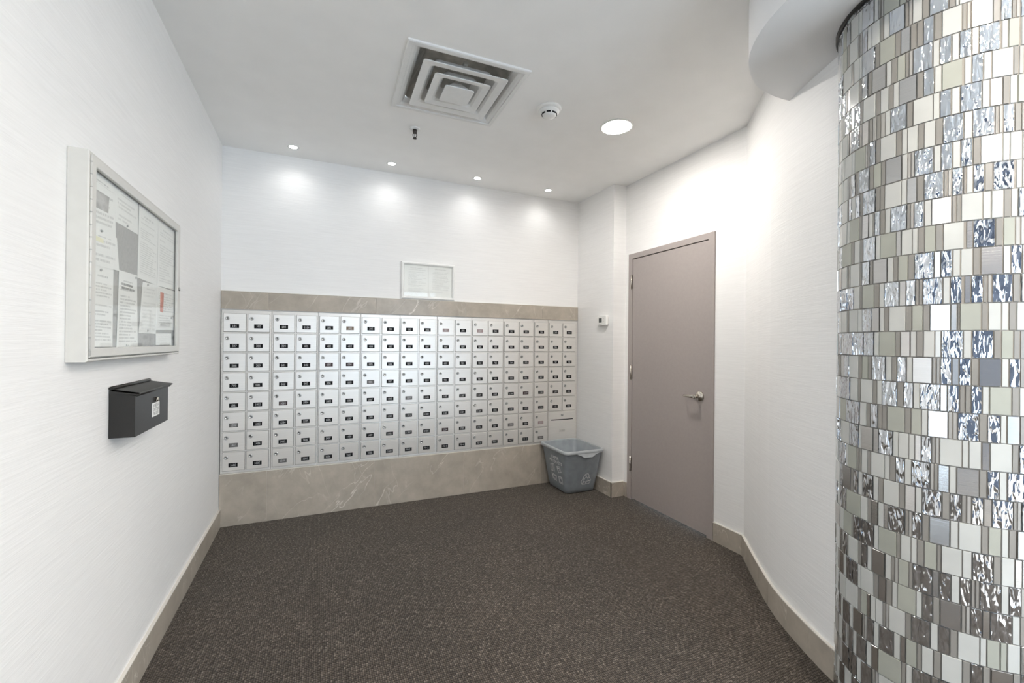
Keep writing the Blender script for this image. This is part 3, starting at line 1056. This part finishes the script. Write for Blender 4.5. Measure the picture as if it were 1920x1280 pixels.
# ------------------------------------------------------------------ framed notice on the back wall
fr = thing('framed_notice', 'white framed notice of two printed sheets above the mailboxes', 'notice', (0.847, YB, 1.672))
fx = MB()
ox0, ox1, oz0, oz1 = 0.620, 1.0745, 1.6695, 1.977
fwid = 0.024
prof = [(0.0, 0.0), (0.0, 0.012), (0.008, 0.020), (0.016, 0.020), (fwid, 0.012), (fwid, 0.003)]
for_ring = []
for ins, dep in prof:
    for_ring.append([(ox0 + ins, YB - dep, oz0 + ins), (ox1 - ins, YB - dep, oz0 + ins), (ox1 - ins, YB - dep, oz1 - ins), (ox0 + ins, YB - dep, oz1 - ins)])
fx.rings(for_ring, smooth=False).build('frame', M['white_plastic'], fr)
MB().box((ox0 + 0.01, YB - 0.004, oz0 + 0.01), (ox1 - 0.01, YB - 0.001, oz1 - 0.01)).build('backing', M['paper'], fr)


for i, (a, b) in enumerate(((0.648, 0.843), (0.850, 1.047))):
    sheet('printed_sheet', [(a, YB - 0.004, 1.697), (b, YB - 0.004, 1.697), (b, YB - 0.004, 1.951), (a, YB - 0.004, 1.951)],
          print_mat('notice_print_%s' % 'ab'[i], 26, 0.15, (0.93, 0.93, 0.915), seed=3.0 + i * 9, y0=0.12, y1=0.88, x0=0.16), fr)
MB().box((ox0 + fwid - 0.003, YB - 0.0075, oz0 + fwid - 0.003), (ox1 - fwid + 0.003, YB - 0.006, oz1 - fwid + 0.003)).build('glazing', M['glass'], fr)

# ------------------------------------------------------------------ enclosed bulletin board on the left wall
bb = thing('bulletin_board', 'grey metal enclosed bulletin board with a glazed hinged door on the left wall', 'board', (XL, 2.01, 1.25))
by0, by1, bz0, bz1, bxf = 1.573, 2.449, 1.2525, 1.8385, -0.578
cs = MB()
rr = []
for (ins, x) in ((0.0, XL + 0.001), (0.0, bxf - 0.0035), (0.003, bxf), (0.0085, bxf), (0.0085, bxf - 0.012), (0.024, bxf - 0.012)):
    rr.append([(x, by0 + ins, bz0 + ins), (x, by1 - ins, bz0 + ins), (x, by1 - ins, bz1 - ins), (x, by0 + ins, bz1 - ins)])
cs.rings(rr, smooth=False, cap0=True).build('case', M['board_side'], bb)
MB().box((-0.604, by0 + 0.006, bz0 + 0.006), (-0.5925, by1 - 0.006, bz1 - 0.006)).build('backing_panel', M['board_back'], bb)
dr = []
dy0, dy1, dz0, dz1 = by0 + 0.010, by1 - 0.010, bz0 + 0.0125, bz1 - 0.010
for (il, ir, ib, it, x) in ((0, 0, 0, 0, bxf - 0.008), (0, 0, 0, 0, bxf + 0.0015), (0.002, 0.002, 0.002, 0.002, bxf + 0.003),
                            (0.0265, 0.034, 0.024, 0.025, bxf + 0.003), (0.0285, 0.036, 0.026, 0.027, bxf + 0.001), (0.0285, 0.036, 0.026, 0.027, bxf - 0.006)):
    dr.append([(x, dy0 + il, dz0 + ib), (x, dy1 - ir, dz0 + ib), (x, dy1 - ir, dz1 - it), (x, dy0 + il, dz1 - it)])
dfo = MB().rings(dr, smooth=False).build('door_frame', M['board_metal'], bb)
hb = MB()
hb.tube([(bxf + 0.002, dy0 - 0.0005, dz0 + 0.004), (bxf + 0.002, dy0 - 0.0005, dz1 - 0.004)], 0.0026, 8)
hb.build('piano_hinge', M['board_metal'], dfo)
hk = MB()
nk = 16
for i in range(nk):
    z = dz0 + 0.02 + (dz1 - dz0 - 0.04) * i / (nk - 1)
    hk.tube([(bxf + 0.002, dy0 - 0.0005, z - 0.0012), (bxf + 0.002, dy0 - 0.0005, z + 0.0012)], 0.0029, 8)
hko = hk.build('hinge_knuckle_gaps', M['lock'], dfo)
hko['kind'] = 'stuff'
MB().box((bxf - 0.0055, dy0 + 0.020, dz0 + 0.018), (bxf - 0.003, dy1 - 0.026, dz1 - 0.018)).build('glass_pane', M['glass'], dfo)
MB().lathe([(0.008, 0.0), (0.008, 0.004), (0.0, 0.005)], (bxf + 0.003, dy1 - 0.016, 1.545), (1, 0, 0), 14, cap1=False).build('door_lock', M['lock'], dfo)


def bp(y, z, lift):
    s = 0.9665
    return (-0.5922 + lift, min(max(y * s, by0 + 0.012), by1 - 0.012), min(max(1.317 + (z - 1.317) * s, bz0 + 0.014), bz1 - 0.014))


PAPERS = [
    ('top left flyer with a grey photograph in the bulletin board', 0.0, [(1.6675, 1.6356), (1.8544, 1.6491), (1.846, 1.822), (1.652, 1.822)], 12, 0.28),
    ('notice with a pale yellow highlight, below the grey photograph flyer', 0.0016, [(1.6898, 1.5381), (1.8808, 1.5454), (1.8586, 1.6518), (1.6739, 1.6403)], 7, 0.26),
    ('printed sheet at the top centre of the bulletin board', 0.0004, [(1.8525, 1.704), (2.0489, 1.7045), (2.044, 1.822), (1.8447, 1.822)], 9, 0.22),
    ('tall dense printed sheet right of the bare grey patch', 0.0008, [(2.0458, 1.5457), (2.2618, 1.5417), (2.2673, 1.822), (2.0574, 1.822)], 34, 0.20),
    ('printed sheet in the top right corner of the bulletin board', 0.0004, [(2.2684, 1.5418), (2.523, 1.548), (2.523, 1.822), (2.2706, 1.822)], 26, 0.18),
    ('long typed notice in the lower left corner of the bulletin board', 0.0004, [(1.689, 1.2934), (1.8371, 1.2916), (1.8385, 1.5445), (1.6897, 1.5413)], 26, 0.30),
    ('notice with a bold two-line heading and columns of text below the bare patch', 0.0012, [(1.8662, 1.285), (2.0561, 1.285), (2.0398, 1.5522), (1.8806, 1.5495)], 24, 0.30),
    ('tilted white page left of the red picture sheet', 0.0008, [(2.0652, 1.3407), (2.2553, 1.3394), (2.2818, 1.5434), (2.1009, 1.5367)], 14, 0.12),
    ('sheet with a narrow red picture near the lower right of the bulletin board', 0.0014, [(2.2548, 1.3548), (2.517, 1.3606), (2.522, 1.541), (2.2685, 1.5396)], 18, 0.22),
    ('small white card at the bottom right of the bulletin board', 0.0022, [(2.2503, 1.2931), (2.4596, 1.2912), (2.4577, 1.3447), (2.2487, 1.3415)], 6, 0.10),
]
for i, (lab, lift, q, ln, ink) in enumerate(PAPERS):
    quad = [bp(y, z, lift) for y, z in q]
    ps = sheet('pinned_paper', quad, print_mat('page_print_%d' % i, ln, ink, seed=1.7 + 4.1 * i, y1=0.84, y0=0.07), None, 0.0006, (1, 0, 0))
    tag(ps, lab, 'paper', 'papers pinned in the bulletin board')
    if i == 0:
        mt, nt, b = new_mat('grey_photo_print')
        L(nt, ramp(nt, noise(nt, coords(nt, (1, 14, 30)), 1.0, 3), [(0.3, (0.25, 0.24, 0.235)), (0.7, (0.60, 0.59, 0.575))]), b.inputs['Base Color'])
        sheet('photograph', [bp(y, z, lift + 0.0006) for y, z in [(1.690, 1.7114), (1.7959, 1.7164), (1.8023, 1.7693), (1.690, 1.7666)]], mt, ps, 0.0003, (1, 0, 0))
    if i == 1:
        sheet('highlight', [bp(y, z, lift + 0.0006) for y, z in [(1.69, 1.613), (1.76, 1.613), (1.76, 1.627), (1.69, 1.627)]], flat_mat('yellow_highlight', (0.84, 0.82, 0.62), 0.7), ps, 0.0002, (1, 0, 0))
    if i == 6:
        sheet('heading', [bp(y, z, lift + 0.0006) for y, z in [(1.90, 1.489), (2.022, 1.489), (2.022, 1.515), (1.90, 1.515)]],
              print_mat('heading_print', 2, 0.75, (0.86, 0.86, 0.84), 0.02, 1.3, 0.0, 1.0, 8.2, 0.62, False), ps, 0.0002, (1, 0, 0))
    if i == 8:
        mt, nt, b = new_mat('red_picture_print')
        L(nt, ramp(nt, noise(nt, coords(nt, (1, 60, 40)), 1.0, 3), [(0.3, (0.50, 0.12, 0.09)), (0.7, (0.78, 0.36, 0.28))]), b.inputs['Base Color'])
        sheet('picture', [bp(y, z, lift + 0.0006) for y, z in [(2.3025, 1.435), (2.3413, 1.4327), (2.3491, 1.5188), (2.3031, 1.5187)]], mt, ps, 0.0003, (1, 0, 0))
for y, z, lab in ((1.7459, 1.6489, 'metal push pin at the top of the yellow-highlighted notice'),
                  (1.745, 1.5289, 'metal push pin at the top of the long typed lower left notice'),
                  (2.0276, 1.5414, 'metal push pin in the upper right corner of the bold-headed notice'),
                  (1.9439, 1.7111, 'metal push pin at the foot of the top centre sheet, above the bare patch'),
                  (1.951, 1.2958, 'metal push pin at the foot of the bold-headed notice'),
                  (2.1551, 1.3505, 'metal push pin at the foot of the tilted white page'),
                  (2.1496, 1.530, 'metal push pin at the top of the tilted white page'),
                  (2.4551, 1.4151, 'metal push pin right of the narrow red picture')):
    c = bp(y, z, 0.002)
    pn = MB().lathe([(0.0042, 0.0), (0.003, 0.003), (0.0026, 0.004)], c, (1, 0, 0), 10).build('push_pin', M['lock'])
    tag(pn, lab, 'pin', 'push pins in the bulletin board')

# ------------------------------------------------------------------ black wall letter box
lb = thing('letter_box', 'black steel wall letter box with a hinged lid below the bulletin board', 'letter box', (XL, 2.02, 0.99))
a0, a1, bxo, lz0 = 1.850, 2.203, -0.555, 0.990
ft, bt = 1.128, 1.163
body = MB()
prof = [(XL + 0.001, lz0), (bxo, lz0), (bxo, ft), (XL + 0.006, ft + 0.010), (XL + 0.001, ft + 0.010)]
extrude(body, [(x, a0, z) for x, z in prof], (0, a1 - a0, 0))
body.tube([(bxo + 0.003, a0 + 0.003, ft + 0.001), (bxo + 0.003, a1 + 0.002, ft + 0.001)], 0.0042, 10)
body.build('body', M['dark_metal'], lb)
lid = MB()
lp = [(XL + 0.008, 1.1515), (bxo + 0.012, 1.1385), (bxo + 0.014, 1.1345), (bxo + 0.012, 1.1335), (XL + 0.008, 1.1465)]
extrude(lid, [(x, a0 - 0.004, z) for x, z in lp], (0, a1 - a0 + 0.012, 0))
for yy in (a0 - 0.004, a1 + 0.006):
    extrude(lid, [(x, yy, z) for x, z in [(XL + 0.004, 1.1475), (XL + 0.008, 1.1515), (bxo + 0.012, 1.1385), (bxo + 0.008, 1.130), (XL + 0.004, 1.136)]], (0, 0.0015, 0))
lido = lid.build('lid', M['dark_metal'], lb)
MB().tube([(XL + 0.007, a0 - 0.003, 1.1545), (XL + 0.007, a1 + 0.003, 1.1545)], 0.0062, 12).build('hinge_roll', M['dark_metal'], lido)
MB().lathe([(0.0085, 0.0), (0.0085, 0.007), (0.007, 0.009), (0.0, 0.009)], (bxo, 2.053, 1.092), (1, 0, 0), 20, cap1=False).build('lock', M['nickel'], lb)
lettered_plate(MB(), ['BOARD OF', 'DIRECTORS', 'MAILBOX'], (bxo, 2.012, 1.031), (0, 1, 0), (0, 0, 1), (1, 0, 0), 0.078, 0.050, 0.0022, 0.006, 0.005).build(
    'name_plate', [M['white_plastic'], M['black']], lb, fix=False)

# ------------------------------------------------------------------ thermostat on the right wall
th = thing('thermostat', 'white wall thermostat with a small dark screen left of the taupe door', 'thermostat', (XR, 3.225, 1.516))
ty0, ty1, tz0, tz1, tx = 3.151, 3.282, 1.472, 1.562, XR - 0.029
rr = []
for dx, ins, r in ((0.0005, 0.002, 0.010), (0.020, 0.0, 0.012), (0.0265, 0.002, 0.012), (0.029, 0.006, 0.011)):
    rr.append([(XR - dx, y, z) for y, z in rrect(ty0 + ins, ty1 - ins, tz0 + ins, tz1 - ins, r, 4)])
MB().rings(rr, cap0=True, cap1=True).build('housing', M['white_plastic'], th)
MB().box((tx - 0.0008, 3.215, 1.501), (tx + 0.001, 3.258, 1.541)).build('screen', M['screen'], th)
for y, z, s in ((3.192, 1.535, 1), (3.192, 1.512, -1)):
    extrude(MB(), [(tx - 0.0006, y - 0.006, z - 0.004 * s), (tx - 0.0006, y + 0.006, z - 0.004 * s), (tx - 0.0006, y, z + 0.006 * s)], (0.001, 0, 0)).build('arrow_button', M['lock'], th)
MB().box((tx - 0.0006, 3.212, 1.4845), (tx + 0.001, 3.262, 1.488)).build('button_row', M['lock'], th)

# ------------------------------------------------------------------ recycling bin
rb = thing('recycling_bin', 'open grey plastic recycling bin for paper products in the corner under the mailboxes', 'bin', (2.12, 3.42, 0))


def bring(z, ins=0.0, r=0.045):
    t = z / 0.395
    x0, x1 = 1.985 + (1.917 - 1.985) * t, 2.288 + (2.299 - 2.288) * t
    y0, y1 = 3.285 + (3.178 - 3.285) * t, 3.610 + (3.640 - 3.610) * t
    return [(x, y, z) for x, y in rrect(x0 + ins, x1 - ins, y0 + ins, y1 - ins, r, 5)]


shell = MB().rings([bring(0.004, 0.012), bring(0.012, 0.002), bring(0.05), bring(0.10), bring(0.36), bring(0.388, 0.001),
                    bring(0.388, 0.007, 0.040), bring(0.10, 0.007, 0.040), bring(0.02, 0.010, 0.038)], cap0=True, cap1=True)
shell.build('tub', M['bin'], rb)


def rimr(z, o, r=0.05):
    return [(x, y, z) for x, y in rrect(1.917 - o, 2.299 + o * 0.5, 3.178 - o, 3.640 + o * 0.3, r, 6)]


MB().rings([rimr(0.372, 0.002), rimr(0.371, 0.012), rimr(0.377, 0.016), rimr(0.392, 0.016), rimr(0.399, 0.011), rimr(0.399, 0.0), rimr(0.392, -0.004), rimr(0.384, -0.004)]).build('rim', M['bin_rim'], rb)
hp = MB()
sec = []
for x, dz, dy in ((2.02, 0.004, 0.0), (2.055, 0.016, 0.004), (2.085, 0.034, 0.010), (2.165, 0.034, 0.010), (2.20, 0.016, 0.004), (2.24, 0.004, 0.0)):
    sec.append([(x, 3.168 - 0.004, 0.380), (x, 3.166 - dy - 0.003, 0.377 - dz), (x, 3.170 - dy, 0.376 - dz), (x, 3.176, 0.380)])
hp.rings(sec, smooth=False, cap0=True, cap1=True).build('hand_grip', M['bin_rim'], rb)


def face_pt(side, s, z):
    """a point just proud of the bin's side: 'front' runs along x, 'left' along y"""
    t = z / 0.395
    if side == 'front':
        return (s, 3.285 + (3.178 - 3.285) * t - 0.0012, z)
    return (1.985 + (1.917 - 1.985) * t - 0.0012, s, z)


lg = MB()


def ribbon(mb_, pts, wdt, fn, close=True):
    n = len(pts)
    for i in range(n if close else n - 1):
        a, b = Vector(pts[i]), Vector(pts[(i + 1) % n])
        d = (b - a).normalized() * wdt / 2
        q = Vector((-d.y, d.x))
        mb_.add([fn(*(a - d + q)), fn(*(a - d - q)), fn(*(b + d - q)), fn(*(b + d + q))], [(0, 1, 2, 3)])


cx_, cz_ = 2.165, 0.122
for k in range(3):
    th_ = 2 * PI * k / 3
    shp = [(-0.052, -0.040), (-0.052, -0.040)]
    seg1 = [(-0.012, 0.052), (0.014, 0.052), (0.030, 0.026), (0.010, 0.014), (-0.002, 0.032), (-0.012, 0.050)]
    seg2 = [(-0.018, 0.048), (-0.034, 0.022), (-0.016, 0.010), (-0.004, 0.028)]
    for sg in (seg1, seg2):
        pts = []
        for x, y in sg:
            pts.append((x * math.cos(th_) - y * math.sin(th_), x * math.sin(th_) + y * math.cos(th_)))
        ribbon(lg, pts, 0.0045, lambda x, y: face_pt('front', cx_ + x * 0.95, cz_ + y * 1.05))
o_ = lg.build('recycling_symbol', M['bin_print'], rb)
o_['kind'] = 'stuff'
pr_ = MB()
for txt, zc, sc in (('PAPER', 0.292, 0.036), ('PRODUCTS', 0.256, 0.034)):
    v_, f_ = text_mesh(txt, sc, 0.2)
    pr_.add([face_pt('left', 3.395 - a * 1.25, zc + b) for a, b, _ in v_], f_)
# printed pictograms: a pair of bottles, a loose sheet, a folded newspaper and a carton
for pts in ([(0.10, 0.225), (0.10, 0.165), (0.075, 0.165), (0.075, 0.225)], [(0.06, 0.235), (0.06, 0.17), (0.04, 0.17), (0.04, 0.235)],
            [(-0.01, 0.225), (-0.06, 0.235), (-0.08, 0.19), (-0.03, 0.175)], [(0.10, 0.14), (0.02, 0.135), (0.03, 0.085), (0.09, 0.095)],
            [(0.09, 0.13), (0.03, 0.125), (0.04, 0.10), (0.08, 0.105)], [(-0.02, 0.14), (-0.08, 0.145), (-0.08, 0.085), (-0.02, 0.085)],
            [(-0.03, 0.13), (-0.07, 0.13), (-0.07, 0.095), (-0.03, 0.095)], [(-0.02, 0.215), (-0.05, 0.22), (-0.06, 0.20), (-0.03, 0.19)]):
    ribbon(pr_, pts, 0.006, lambda x, y: face_pt('left', 3.395 + x, y))
o_ = pr_.build('printing', M['bin_print'], rb)
o_['kind'] = 'stuff'

# ------------------------------------------------------------------ ceiling fixtures
vt = thing('air_diffuser', 'square white ceiling air diffuser with nested louvre plates', 'vent', (VC[0], VC[1], ZC))


def sq(h, z, r=0.0, n=3):
    if r:
        return [(*vrot(x, y), z) for x, y in rrect(-h, h, -h, h, r, n)]
    return [(*vrot(x, y), z) for x, y in ((-h, -h), (h, -h), (h, h), (-h, h))]


MB().rings([sq(0.306, ZC), sq(0.306, ZC - 0.007), sq(0.301, ZC - 0.010), sq(0.281, ZC - 0.010), sq(0.279, ZC - 0.005), sq(0.268, ZC - 0.004), sq(0.255, ZC + 0.004), sq(0.235, ZC + 0.03)],
           smooth=False).build('frame', M['vent_white'], vt)
MB().rings([sq(0.2375, ZC + 0.026, 0.02), sq(0.225, ZC + 0.05, 0.04), sq(0.20, ZC + 0.09, 0.08), sq(0.17, ZC + 0.16, 0.12)], cap1=True).build('neck', M['vent_grey'], vt)
for h, z, wd in ((0.2185, ZC - 0.021, 0.052), (0.1475, ZC - 0.029, 0.046)):
    MB().rings([sq(h - wd - 0.02, z + 0.060, 0.02), sq(h - wd + 0.006, z + 0.015, 0.02), sq(h - wd + 0.014, z + 0.007, 0.02), sq(h - 0.004, z + 0.001, 0.014), sq(h, z + 0.001, 0.014), sq(h, z - 0.002, 0.014),
                sq(h - 0.004, z - 0.003, 0.014), sq(h - wd + 0.012, z + 0.003, 0.02), sq(h - wd, z + 0.012, 0.02), sq(h - wd - 0.026, z + 0.060, 0.02)], smooth=False).build('louvre_plate', M['vent_white'], vt)
h, z = 0.0785, ZC - 0.038
MB().rings([sq(0.03, z + 0.05, 0.01), sq(h - 0.012, z + 0.006, 0.012), sq(h, z + 0.002, 0.012), sq(h, z - 0.001, 0.012), sq(h - 0.003, z - 0.002, 0.012)], smooth=False, cap0=True, cap1=True).build('centre_plate', M['vent_white'], vt)
MB().box((*vrot(-0.006, -0.17), ZC + 0.035), (*vrot(0.006, 0.17), ZC + 0.05)).build('support_bar', M['vent_grey'], vt)

sd = thing('smoke_detector', 'round white smoke detector on the ceiling beside the air diffuser', 'detector', (1.226, 2.255, ZC))
c = (1.226, 2.255, ZC)
MB().lathe([(0.071, 0.0), (0.071, 0.006), (0.066, 0.012), (0.058, 0.014)], c, (0, 0, -1), 36).build('base', M['white_plastic'], sd)
MB().lathe([(0.058, 0.014), (0.057, 0.026), (0.045, 0.032), (0.040, 0.044), (0.034, 0.050), (0.0, 0.051)], c, (0, 0, -1), 36, cap1=False).build('sensor_head', M['white_plastic'], sd)
for k in range(8):
    a = 2 * PI * k / 8 + 0.2
    e, t_ = Vector((math.cos(a), math.sin(a), 0)), Vector((-math.sin(a), math.cos(a), 0))
    p = Vector(c) + e * 0.0425 + Vector((0, 0, -0.038))
    MB().add([tuple(p + t_ * s + Vector((0, 0, h_)) + e * q) for q in (-0.003, 0.0022) for s, h_ in ((-0.012, -0.0035), (0.012, -0.0035), (0.012, 0.0035), (-0.012, 0.0035))],
             [(0, 1, 2, 3), (4, 5, 6, 7), (0, 1, 5, 4), (1, 2, 6, 5), (2, 3, 7, 6), (3, 0, 4, 7)]).build('vent_slot', M['black'], sd)

sp = thing('fire_sprinkler', 'small dark pendent fire sprinkler hanging below the ceiling', 'sprinkler', (0.560, 2.832, ZC))
c = Vector((0.560, 2.832, ZC))
MB().lathe([(0.034, 0.0), (0.032, 0.004), (0.020, 0.010), (0.016, 0.010)], c, (0, 0, -1), 28).build('escutcheon', M['white_plastic'], sp)
spb = MB().lathe([(0.014, 0.008), (0.014, 0.022), (0.011, 0.026), (0.011, 0.031)], c, (0, 0, -1), 16)
M['bronze'] = brushed_mat('dark_bronze', (0.07, 0.06, 0.055), 0.35, (60, 60, 60), bstr=0)
spb.build('body', M['bronze'], sp)
for s in (-1, 1):
    d = Vector((0.92, -0.38, 0))
    MB().tube([tuple(c + d * s * 0.0095 + Vector((0, 0, -0.029))), tuple(c + d * s * 0.0125 + Vector((0, 0, -0.042))), tuple(c + d * s * 0.010 + Vector((0, 0, -0.054))), tuple(c + Vector((0, 0, -0.061)))], 0.0026, 8).build('frame_arm', M['bronze'], sp)
MB().tube([tuple(c + Vector((0, 0, -0.030))), tuple(c + Vector((0, 0, -0.058)))], 0.0020, 8).build('bulb', M['bronze'], sp)
MB().lathe([(0.004, 0.059), (0.0135, 0.064), (0.0135, 0.0655), (0.0, 0.0655)], c, (0, 0, -1), 16, cap1=False).build('deflector', M['bronze'], sp)


def downlight(x, y, label, mat='lamp', group=None):
    t = thing('ceiling_downlight', label, 'light', (x, y, ZC), group)
    cc = (x, y, ZC)
    MB().lathe([(0.104, 0.0), (0.104, 0.004), (0.098, 0.007), (0.090, 0.007), (0.0895, 0.003)], cc, (0, 0, -1), 40, cap0=False, cap1=False).build('trim_ring', M['white_plastic'], t)
    MB().lathe([(0.0895, 0.0035), (0.086, 0.0055), (0.0, 0.0065)], cc, (0, 0, -1), 40, cap1=False).build('diffuser', M[mat], t)


downlight(1.714, 2.264, 'large round glowing ceiling downlight in front of the taupe door')
for x, y in ((1.11, -0.03), (0.2, -1.6), (1.5, -1.9), (2.9, -0.3), (2.9, -1.9), (-1.5, -0.7), (-3.2, -1.3)):  # first lamp read from a column reflection, the rest added as fill
    downlight(x, y, 'unseen lobby downlight behind the camera, in a set added as fill light', 'lobby_fill_lamp', 'lobby downlights')

for i, (x, lab) in enumerate(((-0.169, 'first small ceiling spotlight from the left wall, above mailbox 102'),
                              (0.509, 'second small ceiling spotlight from the left wall, left of the framed notice'),
                              (1.208, 'third small ceiling spotlight from the left wall, right of the framed notice'),
                              (1.878, 'small ceiling spotlight nearest the right wall, above mailbox 304'))):
    y = 3.465
    t = thing('ceiling_spotlight', lab, 'light', (x, y, ZC), 'small spotlights along the back wall')
    cc = (x, y, ZC)
    MB().lathe([(0.040, 0.0), (0.039, 0.003), (0.030, 0.004), (0.026, 0.002)], cc, (0, 0, -1), 28, cap0=False, cap1=False).build('trim_ring', M['white_plastic'], t)
    MB().lathe([(0.026, 0.0022), (0.022, 0.0035), (0.0, 0.004)], cc, (0, 0, -1), 24, cap1=False).build('lens', M['spot_lens'], t)
    ld = bpy.data.lights.new('spot_beam', 'SPOT')
    ld.energy = SPOT_WATT
    ld.spot_size = math.radians(150)
    ld.spot_blend = 1.0
    ld.shadow_soft_size = 0.02
    ld.color = (1.0, 0.985, 0.97)
    lo = bpy.data.objects.new('spot_beam', ld)
    col.objects.link(lo)
    lo.parent = t
    lo.location = (0, 0, -0.012)
